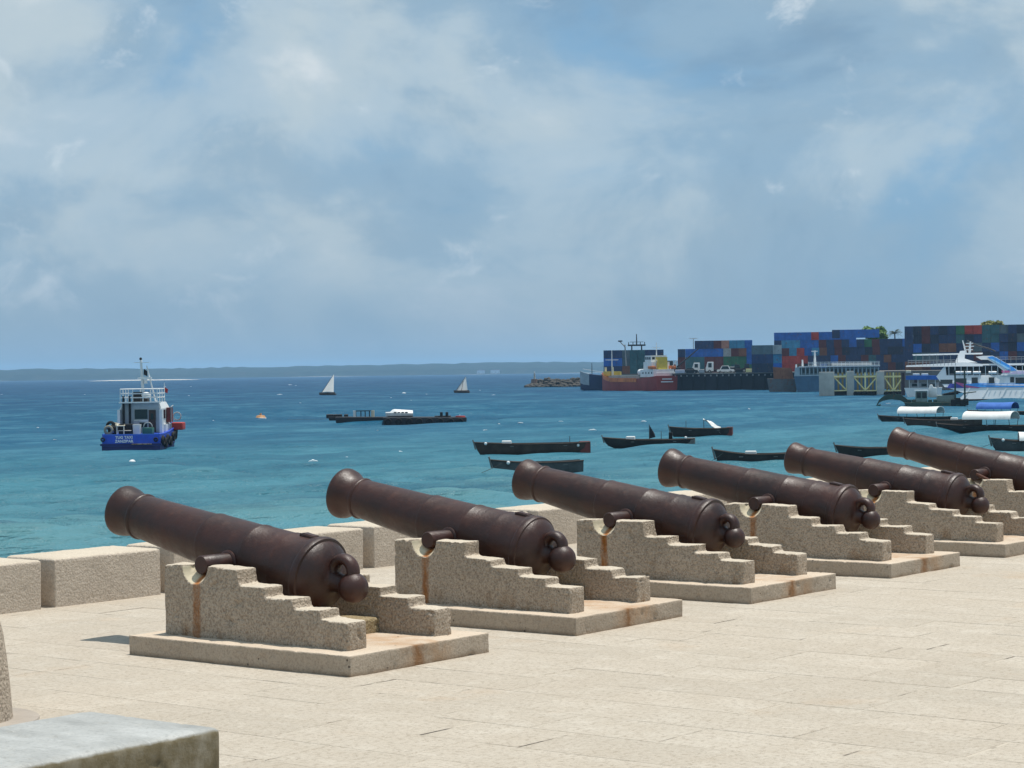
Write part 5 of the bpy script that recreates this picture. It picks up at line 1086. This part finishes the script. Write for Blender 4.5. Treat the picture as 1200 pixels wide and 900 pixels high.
# swoosh along the hull
MB().prism(f.P([(1110, 454.8), (1114, 449.6), (1128, 449.8), (1146, 451.0), (1146, 454.4)]), -0.06, 0.14).build('navy_stripe', M_sw2, s1); MB().prism(f.P([(1119, 448.0), (1122, 448.0), (1150, 453.6), (1146, 454.7), (1130, 454)]), -0.09, 0.14).build('pink_stripe', M_sw3, s1)
MB().prism(f.P([(1128, 450.6), (1145, 449.0), (1170, 449.6), (RX, 449.4), (RX, 453.2), (1146, 453.6)]), -0.12, 0.14).build('blue_stripe', M_sw1, s1); MB().prism(f.P([(1148, 450.8), (1172, 450.4), (RX, 451.2), (RX, 451.9), (1172, 451.6)]), -0.15, 0.14).build('light_stripe', M_fw, s1)
# promenade deck, open sides, raised deck roofs
s2 = MB().prism(f.P([(1108, 440), (RX, 438.3), (RX, 429), (1108, 430)]), 2.2, 7).build('upper_saloon', C_('saloon_dark', (0.035, 0.045, 0.055), rough=0.25), t)
MB().prism(f.P([(1099, 440.4), (1104, 434), (1107, 430), (1109, 429), (1110, 440.2)]), 0.2, 8.8).build('bulkhead', M_fw, t)
MB().prism(f.P([(1063, 430.0), (1064, 428.2), (1130, 424.4), (1152, 426.6), (1152, 429.2)]), -0.4, 9.4).build('upper_deck', M_fw, t)
MB().prism(f.P([(1152, 426.4), (RX, 424.6), (RX, 427.8), (1152, 428.2)]), -0.2, 9.2).build('upper_deck_aft', M_fw, t)
for i in range(20): a = 1113+i*7.0; MB().box(f.x(a)-0.05, f.x(a)+0.05, 0.25, 0.35, f.z(a, 440), f.z(a, 429)).build('stanchion', M_fw, t)
for a in (1120, 1129.5, 1140.5, 1158.5): g = MB().tube((f.x(a), 0.35, f.z(a, 436.8)), (f.x(a+9), 0.35, f.z(a+9, 436.7)), 0.26, 0.26, 10).build('liferaft', M_fw, t, smooth=True)
MB().prism(f.P([(1112, 438.4), (RX, 436.9), (RX, 437.1), (1112, 438.7)]), 0.15, 0.22).build('deck_rail', M_fw, t)
MB().prism(f.P([(1070.5, 415), (1152, 413.2), (1152, 414.9), (1071, 416.5)]), 1.0, 8.0).build('sun_roof', M_fw, t)
MB().prism(f.P([(1120, 424.8), (1126, 411.2), (1132, 410.6), (1131, 420), (1146, 424.8)]), 0.8, 1.6).build('pylon', M_fw, t); MB().prism(f.P([(1120, 424.8), (1126, 411.2), (1132, 410.6), (1131, 420), (1146, 424.8)]), 7.4, 8.2).build('pylon', M_fw, t)
for i in range(14): a = 1066+i*4.2; MB().box(f.x(a)-0.04, f.x(a)+0.04, 0.2, 0.28, f.z(a, 428.4), f.z(a, 421.4)).build('rail_post', M_steel, t)
for q in (421.4, 423.6): MB().prism(f.P([(1066, q+0.8), (1122, q), (1122, q+0.5), (1066, q+1.3)]), 0.22, 0.27).build('rail', M_steel, t)
for i in range(15): a = 1166+i*6.0; MB().box(f.x(a)-0.04, f.x(a)+0.04, 0.2, 0.28, f.z(a, 426), f.z(a, 418)).build('rail_post', M_steel, t)
for q in (418.2, 420.8): MB().prism(f.P([(1166, q), (RX, q-1.2), (RX, q-0.7), (1166, q+0.5)]), 0.22, 0.27).build('rail', M_steel, t)
for i in range(7): a = 1075+i*8; MB().box(f.x(a)-0.04, f.x(a)+0.04, 1.4, 1.5, f.z(a, 428), f.z(a, 415.5)).build('roof_post', M_steel, t)
# tail fin with the colours, from the raised roof down to the main deck
fin = MB().prism(f.P([(1144, 418), (1152, 417), (1163, 416.8), (1168, 419), (1186, 430), (1192, 434), (RX, 436.5), (RX, 439), (1172, 440), (1176, 435), (1163, 424.5), (1158, 421.5), (1150, 421.5)]), -0.3, 0.5).build('tail_fin', M_fw, t)
MB().prism(f.P([(1157.5, 418.4), (1163, 417.4), (1168, 419.6), (1186.5, 430.4), (1190.5, 434.2), (1182, 434.6), (1170, 427)]), -0.36, -0.28).build('blue_band', M_sw1, fin); MB().prism(f.P([(1160, 420.6), (1163, 420.6), (1184, 432.4), (1180, 433)]), -0.42, -0.34).build('pale_band', C_('swoosh_pale', (0.30, 0.62, 0.90), rough=0.35), fin)
MB().prism(f.P([(1173, 434.4), (1184, 434), (1182, 436.6), (1174, 436.8)]), -0.36, -0.28).build('pink_band', M_sw3, fin); MB().prism(f.P([(1190, 434.6), (RX, 436.8), (RX, 438.6), (1180, 438.2)]), -0.36, -0.28).build('lilac_band', M_sw4, fin)
for a0, a1 in ((1183, 1225),): MB().prism(f.P([(a0, 429), (RX, 428.2), (RX, 434.6), (1196, 434.2)]), 1.9, 2.25).build('saloon_window', M_glass, t)
# mast with radars
MB().tube((f.x(1133), 4.5, f.z(1133, 414)), (f.x(1129), 4.5, f.z(1129, 398.5)), 0.16, 0.09, 8).build('mast', M_fw, t)
for q, w_ in ((409.5, 4), (405.5, 5.2), (402, 4.2)): MB().box(f.x(1137-w_), f.x(1137+w_), 4.2, 4.8, f.z(1137, q+0.6), f.z(1137, q-0.4)).build('radar', M_fw, t)
MB().tube((f.x(1137), 4.5, f.z(1137, 414)), (f.x(1138), 4.5, f.z(1138, 400)), 0.22, 0.16, 8).build('radar_mast', M_fw, t)
MB().path([(f.x(a), 4.5, f.z(a, b)) for a, b in ((1134, 399), (1146, 404.5), (1158, 408), (1167, 411.5))], 0.14, 6).build('exhaust_cable', M_grime, t)

MB.LEAN = 0.0
# ---- green dredging barge with its arm in the water
f = FR(1090, 477); t = f.thing('dredging_barge', 'dark green dredging barge with arched digger arm and two tall posts', 'barge')
M_dg = C_('dredger_green', (0.022, 0.055, 0.04), var=0.4, scale=0.8, rust=0.15); M_lg = C_('machine_grey_green', (0.20, 0.26, 0.24), var=0.3)
bevelled(MB().prism(f.P([(1060, 472), (1130, 471), (1128, 478.5), (1063, 478.5)]), 0, 6), 'hull', M_dg, 0.1, 2, t)
arm = MB(); P_ = [(1027, 477.5), (1031, 470.5), (1037, 466.5), (1046, 465), (1056, 466), (1065, 472)]
arm.loft([[(f.x(a), y, f.z(a, b)+z) for y, z in ((1.0, -w_), (1.0, w_), (1.7, w_), (1.7, -w_))] for (a, b), w_ in zip(P_, (0.12, 0.22, 0.35, 0.42, 0.45, 0.4))]); arm.build('arm', M_dg, t)
MB().tube((f.x(1036), 1.3, f.z(1036, 469.5)), (f.x(1052), 1.3, f.z(1052, 463.6)), 0.1, 0.1, 6).build('hydraulic_ram', M_steel, t); MB().prism(f.P([(1026, 478.5), (1032, 477), (1033, 474), (1028, 475)]), 0.9, 1.9).build('bucket', M_dg, t)
cab_ = bevelled(MB().prism(f.P([(1072.5, 471.5), (1087, 471.5), (1087, 458.5), (1073.5, 458.5)]), 0.5, 3), 'cab', M_lg, 0.06, 1, t); MB().prism(f.P([(1072, 458.6), (1088, 458.4), (1088, 457.2), (1072, 457.4)]), 0.3, 3.2).build('cab_roof', M_white, cab_)
for a in (1074.5, 1081): MB().prism(f.P([(a, 466.5), (a+5, 466.5), (a+5, 460), (a, 460)]), 0.42, 0.5).build('cab_window', M_glass, cab_)
bevelled(MB().prism(f.P([(1088, 466), (1098, 466), (1098, 454.5), (1094, 454), (1093, 451), (1090, 451), (1089, 455)]), 2, 4), 'white_tank', M_white, 0.08, 2, t)
bevelled(MB().prism(f.P([(1097, 471.5), (1120, 471.5), (1119, 462.5), (1098, 463.5)]), 1, 5), 'engine_house', M_lg, 0.08, 1, t); MB().prism(f.P([(1104, 462), (1121, 459), (1123, 462), (1106, 463)]), 1, 4).build('black_cover', M_black, t)
for a, b in ((1119, 434), (1130, 432)): MB().tube((f.x(a), 0.2, f.z(a, 477)), (f.x(a), 0.2, f.z(a, b)), 0.14, 0.12, 8).build('spud_post', M_dg, t)
for a, b in ((1117, 472), (1122, 470), (1127, 473), (1131, 471)): bevelled(MB().cbox((f.x(a), 0.4, f.z(a, b)), (0.8, 1.0, 1.0)), 'winch', M_black, 0.15, 2, t)
for a in (1066, 1071, 1090, 1096): bevelled(MB().cbox((f.x(a), 0.6, f.z(a, 471)), (0.6, 0.8, 0.7)), 'pump', M_dg, 0.12, 2, t)
MB().tube((f.x(1128), 0.3, f.z(1128, 461)), (f.x(1143), 0.3, f.z(1143, 459)), 0.10, 0.08, 6).build('davit_arm', M_dg, t)

# ---- trees behind the containers
def leafy(label, px, D, z0, crown_c, R, mat, n=2600, seed=1, name='tree', leaf=0.5):
    f = FR(px, 0, QZ, D); t = f.thing(name, label, 'tree', 'trees behind the containers'); rs = random.Random(seed); zc = f.z(*crown_c)
    MB().tube((0, 0, 0), (0.2, 0, zc-R[2]*0.3), 0.45, 0.28, 10).build('trunk', M_brownwood, t)
    lb = MB()
    for k in range(7): a = k*0.9; lb.tube((0.2, 0, zc-R[2]*0.5), (R[0]*0.55*cos(a), R[1]*0.55*sin(a), zc+R[2]*0.2), 0.16, 0.05, 6)
    lb.build('limbs', M_brownwood, t)
    m = MB(); clumps = [(rs.uniform(-1, 1)*0.75, rs.uniform(-1, 1)*0.75, rs.uniform(-0.25, 0.8)) for _ in range(26)]
    for i in range(n):
        c = rs.choice(clumps); v = Vector((rs.gauss(0, 1), rs.gauss(0, 1), rs.gauss(0, 1))); v.normalize(); p = Vector((c[0]*R[0], c[1]*R[1], c[2]*R[2]))*0.8+Vector((v.x*R[0], v.y*R[1], v.z*R[2]))*0.26*rs.uniform(0.5, 1.1)
        u = Vector((rs.gauss(0, 1), rs.gauss(0, 1), rs.gauss(0, 0.6))).normalized()*leaf; w = u.orthogonal().normalized()*leaf*0.6; p.z += zc
        m.add([p-u, p+w, p+u, p-w], [(0, 1, 2, 3)])
    o = link('crown', m.mesh('crown', mat, fix=False), t)
def leaf_mat(name, a, b):
    t = NT(name); return t.end(t.mix(t.n('ShaderNodeNewGeometry').outputs['Random Per Island'], a, b), 0.6, spec=0.3)
M_leaf = leaf_mat('mango_leaves', (0.05, 0.12, 0.012), (0.12, 0.22, 0.02)); M_leaf2 = leaf_mat('yellowing_leaves', (0.12, 0.14, 0.015), (0.22, 0.20, 0.03)); M_palm = leaf_mat('palm_leaves', (0.02, 0.04, 0.02), (0.045, 0.065, 0.03))
leafy('round bright green tree crown above the blue containers', 1027, 730, QZ, (1027, 393), (5.6, 4.5, 3.6), M_leaf, 3600, 1)
leafy('yellow-green tree crown just above the right-hand stack', 1163, 690, QZ, (1163, 382), (4.4, 4.0, 1.9), M_leaf2, 2400, 2)
f = FR(1049, 0, QZ, 725); t = f.thing('palm_tree', 'dark palm tree beside the round green crown above the containers', 'tree', 'trees behind the containers')
zc = f.z(1049, 390); MB().tube((0.3, 0, 0), (0, 0, zc), 0.3, 0.2, 10).build('trunk', M_brownwood, t); m = MB(); rs = random.Random(4)
for k_ in range(26):
    a = k_*2.4; el = rs.uniform(-0.2, 1.1); L = rs.uniform(2.4, 3.4)
    for s_ in range(10):
        u = s_/9; px_, pz_ = L*u*cos(el), L*u*sin(el)-1.5*u*u
        for sd_ in (-1, 1):
            p = Vector((px_*cos(a), px_*sin(a), zc+pz_)); d_ = Vector((-sin(a)*sd_, cos(a)*sd_, -0.55)).normalized()*0.75*(1-0.5*u); w_ = Vector((cos(a), sin(a), 0))*0.10
            m.add([p-w_, p+w_, p+d_+w_*0.3, p+d_-w_*0.3], [(0, 1, 2, 3)])
link('crown', m.mesh('crown', M_palm, fix=False), t)
# ---- pale houses on the far shore
for i, (a, w_, h_, r_) in enumerate(((563.5, 30, 12, 'low cream house alone on the far shore'), (578, 20, 12, 'left one of two white houses on the far shore'), (582.5, 20, 12, 'right one of two white houses on the far shore'))):
    f = FR(a, 0, SEA+3, 7900); t = f.thing('shore_house', r_, 'house', 'houses on the far shore'); wl = MB().box(-w_/2, w_/2, 0, 12, 0, h_).build('wall', M_white, t)
    MB().prism([(-w_/2-0.8, h_), (w_/2+0.8, h_), (w_/2-2, h_+3), (-w_/2+2, h_+3)], -0.8, 12.8).build('roof', C_('far_roof', (0.4, 0.3, 0.25)), t)
    for x in (-w_/4, w_/4): MB().box(x-1, x+1, -0.1, 0.05, 3, 6).build('window', M_glass, wl)

# ---- the air itself
hz = NT('haze_air'); hz.t.nodes.remove(hz.b); hv = hz.n('ShaderNodeVolumePrincipled'); hv.inputs['Color'].default_value = (0.42, 0.71, 1.0, 1); hv.inputs['Density'].default_value = 0.000072; hv.inputs['Anisotropy'].default_value = 0.0
hz.t.links.new(hv.outputs[0], hz.out.inputs['Volume'])
ho = MB().box(CAM.x-14000, CAM.x+14000, CAM.y-14000, CAM.y+14000, -7, 110).build('haze', hz.mat); ho['kind'] = 'stuff'
